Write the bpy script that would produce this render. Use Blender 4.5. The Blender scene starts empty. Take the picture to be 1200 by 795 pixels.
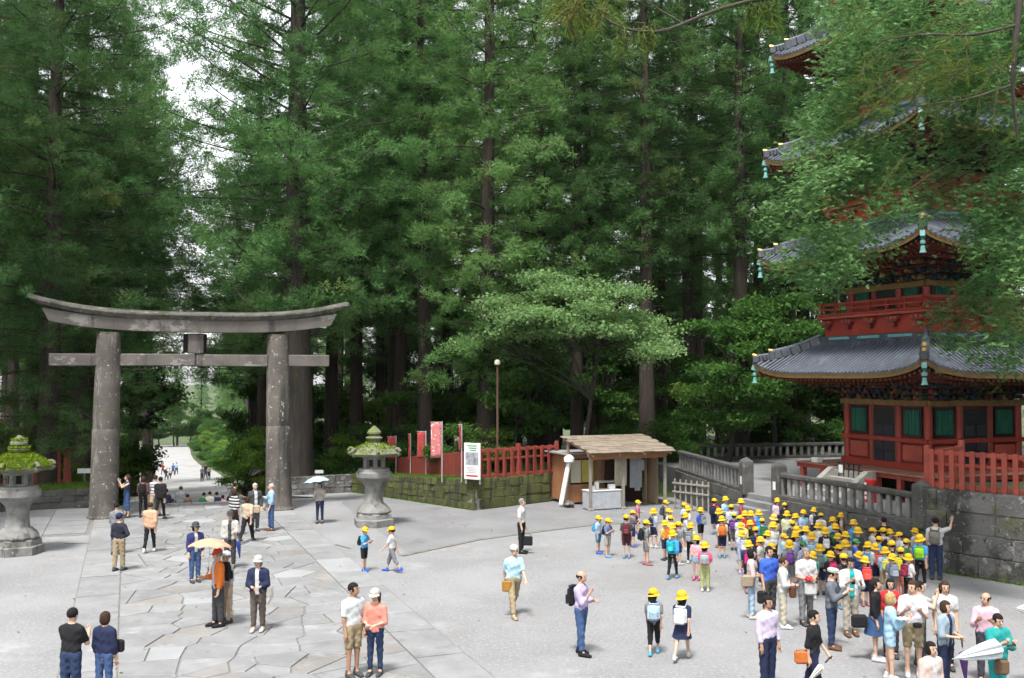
import bpy, math, random
import numpy as np
from mathutils import Vector, Matrix
R = math.radians
rng = np.random.default_rng(7)
random.seed(7)
scene = bpy.context.scene
COL = scene.collection

# ------------------------------------------------------------------ camera
CAM_H, FPX, PITCH = 5.8, 1167.0, R(2.08)
cam_data = bpy.data.cameras.new('camera')
cam_data.sensor_width = 36.0
cam_data.lens = 36.0 * FPX / 1200.0
cam_data.clip_end = 3000
cam_data.dof.use_dof = False
cam = bpy.data.objects.new('camera', cam_data)
cam.location = (0, 0, CAM_H)
cam.rotation_euler = (R(90) + PITCH, 0, 0)
COL.objects.link(cam)
scene.camera = cam

# ------------------------------------------------------------------ overcast sky
SUN_EL, SUN_AZ = R(64), R(196)          # azimuth clockwise from +Y
world = bpy.data.worlds.new('World'); scene.world = world
world.use_nodes = True
wn = world.node_tree; wn.nodes.clear()
sky = wn.nodes.new('ShaderNodeTexSky'); sky.sky_type = 'NISHITA'; sky.sun_disc = False
sky.sun_elevation = SUN_EL; sky.sun_rotation = SUN_AZ
sky.air_density = 1.0; sky.dust_density = 1.5; sky.ozone_density = 1.0
hsv = wn.nodes.new('ShaderNodeHueSaturation'); hsv.inputs['Saturation'].default_value = 0.14
bg = wn.nodes.new('ShaderNodeBackground'); bg.inputs['Strength'].default_value = 0.092
wo = wn.nodes.new('ShaderNodeOutputWorld')
wn.links.new(sky.outputs[0], hsv.inputs['Color']); wn.links.new(hsv.outputs[0], bg.inputs['Color'])
wn.links.new(bg.outputs[0], wo.inputs['Surface'])
sun_data = bpy.data.lights.new('sun', 'SUN'); sun_data.energy = 1.5; sun_data.angle = R(10)
sun_data.color = (1.0, 0.97, 0.93)
sun = bpy.data.objects.new('sun', sun_data)
sd = Vector((math.sin(SUN_AZ) * math.cos(SUN_EL), math.cos(SUN_AZ) * math.cos(SUN_EL), math.sin(SUN_EL)))
sun.rotation_euler = sd.to_track_quat('Z', 'Y').to_euler(); COL.objects.link(sun)
scene.view_settings.view_transform = 'Standard'; scene.view_settings.look = 'None'
scene.view_settings.exposure = 2.2; scene.view_settings.gamma = 1.0
scene.view_settings.use_curve_mapping = False
scene.render.engine = 'CYCLES'
scene.cycles.use_denoising = True
scene.cycles.use_adaptive_sampling = True; scene.cycles.adaptive_threshold = 0.03
scene.cycles.max_bounces = 4; scene.cycles.diffuse_bounces = 3; scene.cycles.glossy_bounces = 2
scene.cycles.transmission_bounces = 3; scene.cycles.transparent_max_bounces = 4
scene.cycles.volume_bounces = 0
scene.cycles.caustics_reflective = False; scene.cycles.caustics_refractive = False

# ------------------------------------------------------------------ places on the site
TH = math.atan(450 / FPX)
U = np.array([-math.sin(TH), math.cos(TH)])      # along the avenue, away from the steps
Vv = np.array([math.cos(TH), math.sin(TH)])      # across the avenue
def sw(s, w): p = U * s + Vv * w; return float(p[0]), float(p[1])
def ray(px, py):
    x = (px - 600) / FPX; y = (397.5 - py) / FPX
    c, s = math.cos(PITCH), math.sin(PITCH)
    return np.array([x, c - y * s, s + y * c])
def at(px, py, z=0.0):
    d = ray(px, py); t = (z - CAM_H) / d[2]
    return float(d[0] * t), float(d[1] * t)
def at_y(px, py, y):
    d = ray(px, py); t = y / d[1]
    return float(d[0] * t), float(y), float(CAM_H + d[2] * t)

# ------------------------------------------------------------------ materials
MATS = {}
def newmat(name):
    m = bpy.data.materials.new(name); m.use_nodes = True
    nt = m.node_tree; nt.nodes.clear()
    out = nt.nodes.new('ShaderNodeOutputMaterial'); b = nt.nodes.new('ShaderNodeBsdfPrincipled')
    nt.links.new(b.outputs[0], out.inputs['Surface']); MATS[name] = m
    return m, nt, b, out
def c4(c): return (c[0], c[1], c[2], 1.0)
def mix(nt, fac, a, b, mode='MIX'):
    n = nt.nodes.new('ShaderNodeMix'); n.data_type = 'RGBA'; n.blend_type = mode
    for sock, v in ((n.inputs[0], fac), (n.inputs[6], a), (n.inputs[7], b)):
        if isinstance(v, (int, float)): sock.default_value = v
        elif isinstance(v, tuple): sock.default_value = c4(v)
        else: nt.links.new(v, sock)
    return n.outputs[2]
def noise(nt, vec, scale, detail=4, rough=0.6, lo=None, hi=None):
    n = nt.nodes.new('ShaderNodeTexNoise'); n.inputs['Scale'].default_value = scale
    n.inputs['Detail'].default_value = detail; n.inputs['Roughness'].default_value = rough
    nt.links.new(vec, n.inputs['Vector'])
    if lo is None: return n.outputs['Fac']
    return ramp(nt, n.outputs['Fac'], lo, hi)
def ramp(nt, v, lo, hi):
    mr = nt.nodes.new('ShaderNodeMapRange'); mr.interpolation_type = 'SMOOTHSTEP'
    mr.inputs[1].default_value = lo; mr.inputs[2].default_value = hi
    nt.links.new(v, mr.inputs[0]); return mr.outputs[0]
def coords(nt, kind='pos', stretch=None):
    if kind == 'pos':
        g = nt.nodes.new('ShaderNodeNewGeometry'); v = g.outputs['Position']
    else:
        g = nt.nodes.new('ShaderNodeTexCoord'); v = g.outputs['Object']
    if stretch:
        mp = nt.nodes.new('ShaderNodeMapping'); mp.inputs['Scale'].default_value = stretch
        nt.links.new(v, mp.inputs['Vector']); v = mp.outputs[0]
    return v
def vary(nt, col, amt):
    oi = nt.nodes.new('ShaderNodeObjectInfo'); mr = nt.nodes.new('ShaderNodeMapRange')
    mr.inputs[3].default_value = 1 - amt; mr.inputs[4].default_value = 1 + amt
    nt.links.new(oi.outputs['Random'], mr.inputs[0])
    h = nt.nodes.new('ShaderNodeHueSaturation'); nt.links.new(col, h.inputs['Color']); nt.links.new(mr.outputs[0], h.inputs['Value'])
    return h.outputs[0]
def bump(nt, b, h, strength, dist=0.02):
    n = nt.nodes.new('ShaderNodeBump'); n.inputs['Strength'].default_value = strength; n.inputs['Distance'].default_value = dist
    nt.links.new(h, n.inputs['Height']); nt.links.new(n.outputs[0], b.inputs['Normal'])
def pm(name, a, b_=None, scale=3.0, rough=0.75, bmp=0.3, bscale=None, spots=(), var=0.0, kind='pos', stretch=None, metal=0.0, spec=0.4, bdist=0.02):
    """two-tone noisy paint or stone; spots = [(colour, scale, lo, hi, stretch)] are patches of lichen, moss or stain"""
    m, nt, b, out = newmat(name)
    v = coords(nt, kind, stretch)
    col = mix(nt, noise(nt, v, scale, 5, 0.65, 0.3, 0.7), tuple(a), tuple(b_ or [x * 0.8 for x in a]))
    for s in spots:
        vs = coords(nt, kind, s[4]) if len(s) > 4 else v
        col = mix(nt, noise(nt, vs, s[1], 5, 0.7, s[2], s[3]), col, tuple(s[0]))
    if var: col = vary(nt, col, var)
    nt.links.new(col, b.inputs['Base Color'])
    b.inputs['Roughness'].default_value = rough; b.inputs['Metallic'].default_value = metal
    b.inputs['Specular IOR Level'].default_value = spec
    if bmp: bump(nt, b, noise(nt, v, bscale or scale * 6, 6, 0.7), bmp, bdist)
    return m

def leafmat(name, a, b_, c_=None, trans=0.3, nscale=0.35, rough=0.6):
    trans = min(.5, trans + .1)
    """foliage: colour differs from tuft to tuft (attribute tint), from tree to tree and by slow noise"""
    m, nt, b, out = newmat(name)
    at_ = nt.nodes.new('ShaderNodeAttribute'); at_.attribute_name = 'tint'
    v = coords(nt)
    col = mix(nt, at_.outputs['Fac'], tuple(a), tuple(b_))
    if c_: col = mix(nt, noise(nt, v, nscale, 3, 0.6, 0.58, 0.75), col, tuple(c_))
    col = vary(nt, col, 0.18)
    nt.links.new(col, b.inputs['Base Color']); b.inputs['Roughness'].default_value = rough
    b.inputs['Specular IOR Level'].default_value = 0.08
    tr = nt.nodes.new('ShaderNodeBsdfTranslucent'); nt.links.new(col, tr.inputs['Color'])
    ms = nt.nodes.new('ShaderNodeMixShader'); ms.inputs[0].default_value = trans
    nt.links.new(b.outputs[0], ms.inputs[1]); nt.links.new(tr.outputs[0], ms.inputs[2])
    nt.links.new(ms.outputs[0], out.inputs['Surface'])
    return m

CLOTH = {}
def cloth(c, rough=0.85):
    key = tuple(round(x, 3) for x in c)
    if key not in CLOTH:
        CLOTH[key] = pm('cloth_%d' % len(CLOTH), c, [x * 0.82 for x in c], 9.0, rough, 0.5, 14.0, kind='obj', spec=0.2, bdist=0.03)
    return CLOTH[key]

# ------------------------------------------------------------------ mesh building
class MB:
    def __init__(s): s.v = []; s.f = []; s.m = []; s.n = 0
    def add(s, verts, faces, mi=0, M=None):
        verts = np.asarray(verts, float)
        if M is not None:
            M = np.asarray(M); verts = verts @ M[:3, :3].T + M[:3, 3]
        s.v.append(verts); k = s.n
        s.f.extend([tuple(i + k for i in f) for f in faces]); s.m.extend([mi] * len(faces)); s.n += len(verts)
        return s
    def box(s, c, size, rz=0.0, mi=0, ch=0.0, M=None):
        x, y, z = [d / 2 for d in size]
        if ch <= 0:
            v = np.array([(i * x, j * y, k * z) for k in (-1, 1) for j in (-1, 1) for i in (-1, 1)])
            f = [(0, 2, 3, 1), (4, 5, 7, 6), (0, 1, 5, 4), (2, 6, 7, 3), (0, 4, 6, 2), (1, 3, 7, 5)]
        else:
            ch = min(ch, x * .9, y * .9, z * .9)
            prof = [(-z, -ch), (-z + ch, 0), (z - ch, 0), (z, -ch)]
            v = []
            for zz, o in prof:
                xx, yy = x + o, y + o
                v += [(-xx + ch, -yy, zz), (xx - ch, -yy, zz), (xx, -yy + ch, zz), (xx, yy - ch, zz), (xx - ch, yy, zz), (-xx + ch, yy, zz), (-xx, yy - ch, zz), (-xx, -yy + ch, zz)]
            v = np.array(v); f = [tuple(range(7, -1, -1)), tuple(range(24, 32))]
            for k in range(3):
                for i in range(8): f.append((k * 8 + i, k * 8 + (i + 1) % 8, k * 8 + 8 + (i + 1) % 8, k * 8 + 8 + i))
        cz, sz = math.cos(rz), math.sin(rz)
        v = v @ np.array([[cz, sz, 0], [-sz, cz, 0], [0, 0, 1]]) + np.asarray(c, float)
        return s.add(v, f, mi, M)
    def beam(s, p, q, w, h, mi=0, ch=0.0):
        """box from p to q, w across (horizontal), h tall"""
        p = np.asarray(p, float); q = np.asarray(q, float); d = q - p; L = np.linalg.norm(d)
        x = d / L; up = np.array([0, 0, 1.0]) if abs(x[2]) < .95 else np.array([0, 1.0, 0])
        y = np.cross(up, x); y /= np.linalg.norm(y); z = np.cross(x, y)
        M = np.eye(4); M[:3, 0] = x; M[:3, 1] = y; M[:3, 2] = z; M[:3, 3] = (p + q) / 2
        return s.box((0, 0, 0), (L, w, h), 0, mi, ch, M)
    def tube(s, pts, rad, n=8, mi=0, caps=True, aspect=1.0):
        pts = np.asarray(pts, float); k = len(pts)
        rad = np.full(k, rad) if np.isscalar(rad) else np.asarray(rad, float)
        t = np.gradient(pts, axis=0); t /= np.linalg.norm(t, axis=1)[:, None] + 1e-9
        ref = np.array([0, 0, 1.0]) if abs(t[0][2]) < .9 else np.array([1.0, 0, 0])
        a = np.cross(t, ref); a /= np.linalg.norm(a, axis=1)[:, None] + 1e-9; b = np.cross(t, a)
        ang = np.arange(n) * 2 * math.pi / n
        v = pts[:, None] + (a[:, None] * np.cos(ang)[None, :, None] * aspect + b[:, None] * np.sin(ang)[None, :, None]) * rad[:, None, None]
        f = [(i * n + j, (i + 1) * n + j, (i + 1) * n + (j + 1) % n, i * n + (j + 1) % n) for i in range(k - 1) for j in range(n)]
        if caps: f += [tuple(range(n)), tuple(range((k - 1) * n, k * n))[::-1]]
        return s.add(v.reshape(-1, 3), f, mi)
    def lathe(s, prof, n=24, c=(0, 0, 0), mi=0, rot=0.0, caps=True):
        ang = np.arange(n) * 2 * math.pi / n + rot; k = len(prof)
        v = np.array([[(r * math.cos(a), r * math.sin(a), z) for a in ang] for r, z in prof]).reshape(-1, 3) + np.asarray(c, float)
        f = [(i * n + j, i * n + (j + 1) % n, (i + 1) * n + (j + 1) % n, (i + 1) * n + j) for i in range(k - 1) for j in range(n)]
        if caps: f += [tuple(range(n))[::-1], tuple(range((k - 1) * n, k * n))]
        return s.add(v, f, mi)
    def prism(s, poly, z0, z1, mi=0, ch=0.0, zs=None):
        """vertical prism over a counter-clockwise outline; ch bevels the top edge"""
        poly = np.asarray(poly, float); n = len(poly); c = poly.mean(0)
        rings = [(poly, z0), (poly, z1 - ch), (c + (poly - c) * (1 - ch / (np.abs(poly - c).max() + 1e-6)), z1)] if ch else [(poly, z0), (poly, z1)]
        v = np.concatenate([np.c_[p, np.full(n, z)] for p, z in rings])
        f = [(k * n + i, k * n + (i + 1) % n, k * n + n + (i + 1) % n, k * n + n + i) for k in range(len(rings) - 1) for i in range(n)]
        f += [tuple(range(n))[::-1], tuple(range((len(rings) - 1) * n, len(rings) * n))]
        return s.add(v, f, mi)
    def loft(s, rings, mi=0, closed=True, caps=True):
        rings = [np.asarray(r, float) for r in rings]; n = len(rings[0]); k = len(rings)
        f = [(i * n + j, i * n + (j + 1) % n, (i + 1) * n + (j + 1) % n, (i + 1) * n + j) for i in range(k - 1) for j in range(n if closed else n - 1)]
        if caps and closed: f += [tuple(range(n))[::-1], tuple(range((k - 1) * n, k * n))]
        return s.add(np.concatenate(rings), f, mi)
    def mesh(s, name, mats, smooth=False):
        me = bpy.data.meshes.new(name)
        me.from_pydata(np.concatenate(s.v).tolist() if s.v else [], [], s.f)
        for m in (mats if isinstance(mats, (list, tuple)) else [mats]): me.materials.append(m)
        if len(set(s.m)) > 1: me.polygons.foreach_set('material_index', s.m)
        if smooth is True: me.polygons.foreach_set('use_smooth', [True] * len(s.f))
        me.validate()
        if smooth == 'auto':
            me.polygons.foreach_set('use_smooth', [True] * len(me.polygons)); me.set_sharp_from_angle(angle=R(38))
        me.update()
        return me

def link(name, data, parent=None, loc=None, rz=None, scale=None):
    o = bpy.data.objects.new(name, data); COL.objects.link(o)
    if parent is not None: o.parent = parent
    if loc is not None: o.location = loc
    if rz is not None: o.rotation_euler = (0, 0, rz)
    if scale is not None: o.scale = scale if isinstance(scale, (tuple, list)) else (scale,) * 3
    return o
def put(name, mb, mats, parent=None, smooth=False, loc=None, rz=None):
    return link(name, mb.mesh(name, mats, smooth), parent, loc, rz)
ORD = 'first second third fourth fifth sixth seventh eighth ninth tenth eleventh twelfth thirteenth fourteenth fifteenth sixteenth seventeenth eighteenth nineteenth twentieth twenty-first twenty-second twenty-third twenty-fourth twenty-fifth twenty-sixth twenty-seventh twenty-eighth twenty-ninth thirtieth'.split()
def beyond(px):
    for lim, t in ((330, 'the torii'), (400, 'the giant cedar'), (450, 'the grey lantern'), (505, 'the banners'), (545, 'the faded banner'), (590, 'the notice board'), (640, 'the slatted red fence'), (700, 'the hut roof'), (760, 'the hut door'), (810, 'the lattice screen'), (865, 'the gate post'), (915, 'the terrace gate'), (965, 'the pagoda eaves'), (1020, 'the pagoda door'), (1090, 'the pagoda corner'), (9999, 'the vermilion fence')):
        if px < lim: return t
def tag(o, label, cat=None, group=None, kind=None):
    o['label'] = label
    if cat: o['category'] = cat
    if group: o['group'] = group
    if kind: o['kind'] = kind
    return o
def thing(name, label, cat, loc=(0, 0, 0), rz=0.0, group=None):
    o = link(name, None, None, loc, rz); o.empty_display_size = 0.2
    return tag(o, label, cat, group)
def struct(name, mb, mats, label=None, smooth=False):
    o = put(name, mb, mats, None, smooth); o['kind'] = 'structure'
    if label: o['label'] = label
    return o
def stuff(o): o['kind'] = 'stuff'; return o
def tri_mesh(name, V, F, mats, tint=None, smooth=False, mi=None):
    """fast numpy -> mesh for large triangle or quad sets"""
    V = np.ascontiguousarray(V, np.float32); F = np.ascontiguousarray(F, np.int32)
    me = bpy.data.meshes.new(name); k = F.shape[1]
    me.vertices.add(len(V)); me.vertices.foreach_set('co', V.ravel())
    me.loops.add(F.size); me.loops.foreach_set('vertex_index', F.ravel())
    me.polygons.add(len(F)); me.polygons.foreach_set('loop_start', np.arange(0, F.size, k, dtype=np.int32))
    me.polygons.foreach_set('loop_total', np.full(len(F), k, np.int32))
    if mi is not None: me.polygons.foreach_set('material_index', np.asarray(mi, np.int32))
    if smooth: me.polygons.foreach_set('use_smooth', np.ones(len(F), bool))
    me.update(calc_edges=True)
    if tint is not None:
        a = me.attributes.new('tint', 'FLOAT', 'POINT'); a.data.foreach_set('value', np.ascontiguousarray(tint, np.float32))
    for m in (mats if isinstance(mats, (list, tuple)) else [mats]): me.materials.append(m)
    return me

# stone, wood, paint
M_gravel = pm('gravel_fine', (0.220, 0.221, 0.227), (0.170, 0.170, 0.172), .3, .92, .8, 18, spots=[((0.276, 0.278, 0.285), 12, .5, .68), ((0.110, 0.110, 0.112), 17, .57, .68), ((0.174, 0.167, 0.158), .2, .5, .72), ((0.276, 0.278, 0.287), .4, .55, .75), ((0.148, 0.146, 0.146), 1.6, .62, .75)])
M_earth = pm('forest_floor', (.06, .07, .03), (.035, .04, .02), .7, .95, .8, 5, spots=[((.05, .09, .02), .25, .45, .6)])
M_avenue = pm('avenue_gravel', (.3, .296, .29), (.25, .246, .24), .3, .9, .4, 8, spots=[((.22, .212, .2), .2, .5, .7)])
M_flag = pm('flagstone_grey', (0.221, 0.223, 0.227), (0.167, 0.168, 0.171), 1.1, .65, .45, 12, spots=[((0.270, 0.273, 0.276), 1.8, .52, .72), ((0.198, 0.184, 0.167), .7, .54, .72), ((0.126, 0.124, 0.122), 3.5, .58, .73), ((0.108, 0.108, 0.104), .45, .6, .75)], var=.1)
M_flagbrown = pm('flagstone_brown', (.212, .202, .192), (.165, .158, .15), 1.1, .68, .45, 12, spots=[((.25, .243, .235), 1.8, .52, .72), ((.12, .117, .112), 3.2, .58, .73)], var=.08)
M_slab = pm('slab_grey', (0.225, 0.227, 0.230), (0.176, 0.177, 0.180), 1.2, .7, .35, 14, spots=[((0.135, 0.135, 0.131), 2.4, .58, .74), ((0.270, 0.274, 0.277), 2, .56, .74)], var=.09)
M_pale = pm('slab_pale', (0.272, 0.277, 0.283), (0.230, 0.234, 0.238), 1.4, .7, .3, 14, var=.08)
M_joint = pm('joint_sand', (0.177, 0.171, 0.163), (0.131, 0.127, 0.116), 4, .95, .5, 30, spots=[((0.091, 0.101, 0.057), 2, .55, .7)])
M_asph = pm('worn_paving', (0.180, 0.181, 0.184), (0.140, 0.140, 0.144), .5, .88, .5, 22, spots=[((0.225, 0.227, 0.232), 16, .55, .75), ((0.108, 0.109, 0.110), .7, .58, .72)])
M_torii = pm('torii_granite', (0.116, 0.103, 0.089), (0.073, 0.065, 0.057), 1.3, .88, .6, 14, spots=[((0.039, 0.036, 0.032), 1.1, .5, .66, (1.4, 1.4, .16)), ((0.172, 0.159, 0.139), 1.7, .56, .66, (1, 1, .22)), ((0.086, 0.086, 0.042), .7, .6, .7), ((0.361, 0.361, 0.328), 6.5, .61, .66), ((0.344, 0.344, 0.311), 2.6, .645, .68, (1, 1, .4))])
M_toriidark = pm('torii_top_granite', (0.107, 0.099, 0.084), (0.060, 0.057, 0.050), 2.2, .9, .6, 14, spots=[((0.034, 0.038, 0.024), 1.7, .46, .6), ((0.224, 0.215, 0.189), 4.5, .58, .68), ((0.189, 0.172, 0.143), 1.1, .6, .7)])
M_beam = pm('torii_beam_granite', (0.129, 0.114, 0.102), (0.086, 0.076, 0.069), 1.2, .85, .5, 12, spots=[((0.206, 0.191, 0.176), 1.0, .55, .6, (.6, .6, 1)), ((0.047, 0.041, 0.038), 1.1, .53, .68, (1.8, 1.8, .2))])
M_lant = pm('lantern_stone', (0.210, 0.206, 0.195), (0.128, 0.126, 0.118), 3, .9, .5, 18, spots=[((0.075, 0.075, 0.068), 2.2, .55, .68, (1, 1, .4)), ((0.315, 0.315, 0.300), 7, .62, .7)])
M_lantmoss = pm('lantern_stone_mossy', (0.160, 0.160, 0.128), (0.096, 0.100, 0.064), 3, .95, .6, 18, spots=[((0.104, 0.128, 0.028), 2.5, .48, .6), ((0.288, 0.288, 0.264), 8, .64, .7)])
M_wall = pm('wall_stone', (0.153, 0.147, 0.140), (0.090, 0.087, 0.083), 1.6, .92, .9, 9, spots=[((0.041, 0.041, 0.036), .9, .47, .62), ((0.270, 0.266, 0.257), 3.2, .57, .66), ((0.324, 0.320, 0.310), 9, .62, .68), ((0.090, 0.095, 0.036), .7, .58, .68), ((0.045, 0.045, 0.041), 5, .6, .68)], var=.16, bdist=.05)
M_mosswall = pm('wall_stone_moss', (.088, .094, .028), (.055, .06, .018), .9, .95, .9, 12, spots=[((.028, .03, .018), 1.4, .46, .62, (1.8, 1.8, .3)), ((.125, .135, .03), 3.0, .56, .7), ((.07, .055, .03), 1.2, .56, .68), ((.2, .2, .18), 2.6, .64, .69)], var=.14, bdist=.05)
M_darkstone = pm('balustrade_stone', (0.084, 0.082, 0.077), (0.047, 0.047, 0.043), 2.6, .9, .5, 16, spots=[((0.197, 0.197, 0.182), 5, .6, .7), ((0.045, 0.049, 0.022), 1.3, .6, .72)], var=.15)
M_palestone = pm('baluster_stone', (0.190, 0.187, 0.178), (0.127, 0.123, 0.117), 3, .9, .4, 16, spots=[((0.070, 0.070, 0.063), 3, .58, .7)], var=.15)
M_step = pm('step_stone', (0.245, 0.238, 0.211), (0.184, 0.180, 0.163), 2, .85, .4, 16, spots=[((0.136, 0.136, 0.102), 2, .55, .7)])
M_red = pm('vermilion_lacquer', (0.27, 0.034, 0.02), (0.2, 0.026, 0.017), 1.2, .5, .15, 8, spots=[((0.160, 0.028, 0.022), 3, .6, .72)], var=.06, spec=.4)
M_redworn = pm('vermilion_worn', (0.320, 0.064, 0.040), (0.240, 0.044, 0.030), 1.6, .65, .25, 10, spots=[((0.240, 0.112, 0.080), 2.6, .58, .72)], var=.08)
M_redwood = pm('red_fence_paint', (0.230, 0.038, 0.023), (0.158, 0.030, 0.021), 2.2, .7, .3, 10, spots=[((0.086, 0.030, 0.023), 2, .58, .72, (1, 1, .3))], var=.12)
M_redfloor = pm('veranda_boards', (0.255, 0.128, 0.090), (0.188, 0.083, 0.060), 1.5, .7, .2, 10, spots=[((0.315, 0.247, 0.180), 1.4, .55, .7)], var=.1)
M_dark = pm('black_lacquer', (.02, .02, .024), (.012, .012, .014), 3, .35, .1, 8)
M_gold = pm('gilt_fitting', (.5, .33, .09), (.38, .23, .05), 5, .35, .1, 10, metal=.7)
M_gilt = pm('gold_ochre_paint', (.14, .08, .024), (.09, .052, .02), 4, .6, .1, 10)
M_greenpaint = pm('window_green', (.012, .11, .07), (.008, .075, .048), 3, .55, .1, 8)
M_teal = pm('patina_copper', (0.130, 0.304, 0.286), (0.085, 0.218, 0.218), 3, .6, .2, 12)
M_tile = pm('copper_roof_tile', (0.054, 0.060, 0.074), (0.030, 0.035, 0.043), 2.5, .4, .3, 12, spots=[((0.113, 0.123, 0.143), 1.6, .56, .72)], spec=.5)
M_tilerib = pm('roof_tile_row', (0.078, 0.090, 0.115), (0.045, 0.054, 0.070), 2.5, .4, .3, 12, spots=[((0.137, 0.153, 0.182), 1.8, .55, .72)], spec=.5)
M_white = pm('white_paint', (0.663, 0.663, 0.646), (0.595, 0.595, 0.578), 3, .6, .1, 10)
M_cream = pm('cream_plaster', (.55, .52, .4), (.48, .45, .34), 3, .7, .1, 10)
M_bcol = [pm('bracket_' + n, c, [x * .6 for x in c], 6, .6, .2, 12) for n, c in (('dark', (.03, .025, .03)), ('red', (.17, .03, .025)), ('gold', (.22, .13, .04)), ('blue', (.03, .05, .1)), ('green', (.025, .07, .05)))]
M_bark = pm('cedar_bark', (.05, .036, .028), (.026, .02, .017), 2.2, .95, .9, 5, spots=[((.085, .07, .058), 2.5, .6, .74, (1, 1, .15)), ((.035, .05, .015), 1.1, .58, .7, (1, 1, .4))], stretch=(2, 2, .25), bdist=.06)
M_barkgrey = pm('old_bark', (.075, .062, .052), (.036, .03, .026), 2, .95, 1.0, 4, spots=[((.17, .16, .145), 2.2, .6, .7, (1, 1, .2)), ((.06, .08, .025), .8, .56, .68, (1, 1, .4))], stretch=(2, 2, .22), bdist=.08)
M_barkdark = pm('dark_bark', (.035, .03, .026), (.02, .018, .015), 2.5, .95, .7, 8)
M_wood = pm('hut_timber', (0.270, 0.190, 0.126), (0.198, 0.134, 0.085), 3, .75, .2, 14, stretch=(1, 1, .3), var=.12)
M_shingle = pm('shingle_wood', (0.210, 0.172, 0.132), (0.153, 0.123, 0.093), 3, .85, .3, 14, spots=[((0.128, 0.105, 0.081), 4, .58, .7)], var=.14)
M_panel = pm('hut_panel', (0.317, 0.150, 0.070), (0.240, 0.110, 0.050), 2, .6, .1, 10)
M_greywood = pm('weathered_wood', (0.255, 0.232, 0.195), (0.188, 0.173, 0.143), 4, .85, .3, 14, var=.12)
M_sheet = pm('grey_sheet', (0.360, 0.376, 0.400), (0.288, 0.304, 0.328), 2.5, .6, .5, 6, bdist=.05)
M_metal = pm('grey_pole', (.4, .4, .4), (.32, .32, .32), 6, .45, 0, metal=.3)
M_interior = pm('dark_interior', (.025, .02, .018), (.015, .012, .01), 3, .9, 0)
M_moss = leafmat('moss_growth', (.1, .17, .012), (.2, .28, .025), None, .3)

# ================================================================== THE GROUND
S_EDGE = 47.6
def slope_z(s):
    s = np.asarray(s, float)
    z = np.where(s < S_EDGE, 0.0, -1.75 * np.clip((s - S_EDGE) / 3.6, 0, 1))
    z = z - .065 * np.clip(s - 51.2, 0, 135) - .03 * np.clip(s - 186.2, 0, None)
    return z
T0 = np.array([12.25, 30.1])                          # corner of the terrace wall
T1 = np.array(at(911, 619)); G0 = np.array([9.72, 36.7]); G1 = np.array([8.95, 38.6]); T2 = np.array([7.85, 47.4])
T3 = np.array([20.6, 19.4])
WA = np.array(at(412, 577)); WB = np.array(at(556, 598.5)); WC = np.array(at(645, 588)); WD = np.array(at(338, 581))
LA = np.array([-27.0, 39.6]); LB = np.array(at(110, 594))
court = [(-45, 2), (-45, 33.0), tuple(LA), tuple(LB), sw(S_EDGE, -2.4), sw(S_EDGE, 8.6), tuple(WD), tuple(WA), tuple(WB), tuple(WC),
         (3.2, 48.6), tuple(T2), tuple(G1), tuple(G0), tuple(T0), tuple(T3), (30, 2)]
court = np.array(court)[::-1] if False else np.array(court)
def poly_dist(P, poly):
    """signed distance (positive outside) of points P (n,2) to a polygon"""
    inside = np.zeros(len(P), bool); dist = np.full(len(P), 1e9)
    for i in range(len(poly)):
        a, b = poly[i], poly[(i + 1) % len(poly)]
        ab = b - a; t = np.clip(((P - a) @ ab) / (ab @ ab), 0, 1)
        dist = np.minimum(dist, np.linalg.norm(P - a - t[:, None] * ab, axis=1))
        cond = ((a[1] > P[:, 1]) != (b[1] > P[:, 1]))
        xi = (b[0] - a[0]) * (P[:, 1] - a[1]) / (b[1] - a[1] + 1e-12) + a[0]
        inside ^= cond & (P[:, 0] < xi)
    return np.where(inside, -dist, dist)
def smooth01(t): t = np.clip(t, 0, 1); return t * t * (3 - 2 * t)
def wc(s): return 2.7 + .3 * np.clip((np.asarray(s, float) - 48) / 10, 0, 1) + .026 * np.clip(np.asarray(s, float) - 48, 0, None)
def ground_z(x, y):
    P = np.c_[np.ravel(x), np.ravel(y)].astype(float)
    s = P @ U; w = P @ Vv
    d = poly_dist(P, court)
    side = smooth01((np.abs(w - wc(s)) - 7.8) / 9.0)
    high = np.where(w > 2.7, 1.2, .75)
    flat = high * smooth01((d - 1.9) / 1.6)
    far = slope_z(s) * (1 - .35 * side) + (high + .6) * side
    k = smooth01((s - 46.5) / 5.0)
    z = flat * (1 - k) + np.where(s > S_EDGE, far, 0) * k
    z = np.where(d < 1.9, np.minimum(z, 0) - .06, z - .05)
    z = np.where((s > S_EDGE - .2) & (np.abs(w - wc(s)) < 6.0), slope_z(s) - .12, z)
    return z.reshape(np.shape(x))
gx, gy = np.arange(-170, 190, 2.0), np.arange(-8, 420, 2.0)
X, Y = np.meshgrid(gx, gy); Z = ground_z(X, Y)
nx, ny = len(gx), len(gy)
idx = np.arange(nx * ny).reshape(ny, nx)
F = np.stack([idx[:-1, :-1], idx[:-1, 1:], idx[1:, 1:], idx[1:, :-1]], -1).reshape(-1, 4)
g = link('ground', tri_mesh('ground', np.c_[X.ravel(), Y.ravel(), Z.ravel()], F, M_earth, smooth=True)); g['kind'] = 'structure'
far_ = MB(); far_.box((0, 1200, -24), (6000, 3600, .2)); struct('terrain', far_, M_earth, 'dark wooded land beyond the avenue')

mb = MB(); n_c = len(court)
mb.v.append(np.c_[court, np.zeros(n_c)]); mb.f.append(tuple(range(n_c))[::-1]); mb.m.append(0); mb.n = n_c
struct('gravel_court', mb, M_gravel, 'pale grey gravel forecourt')
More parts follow.
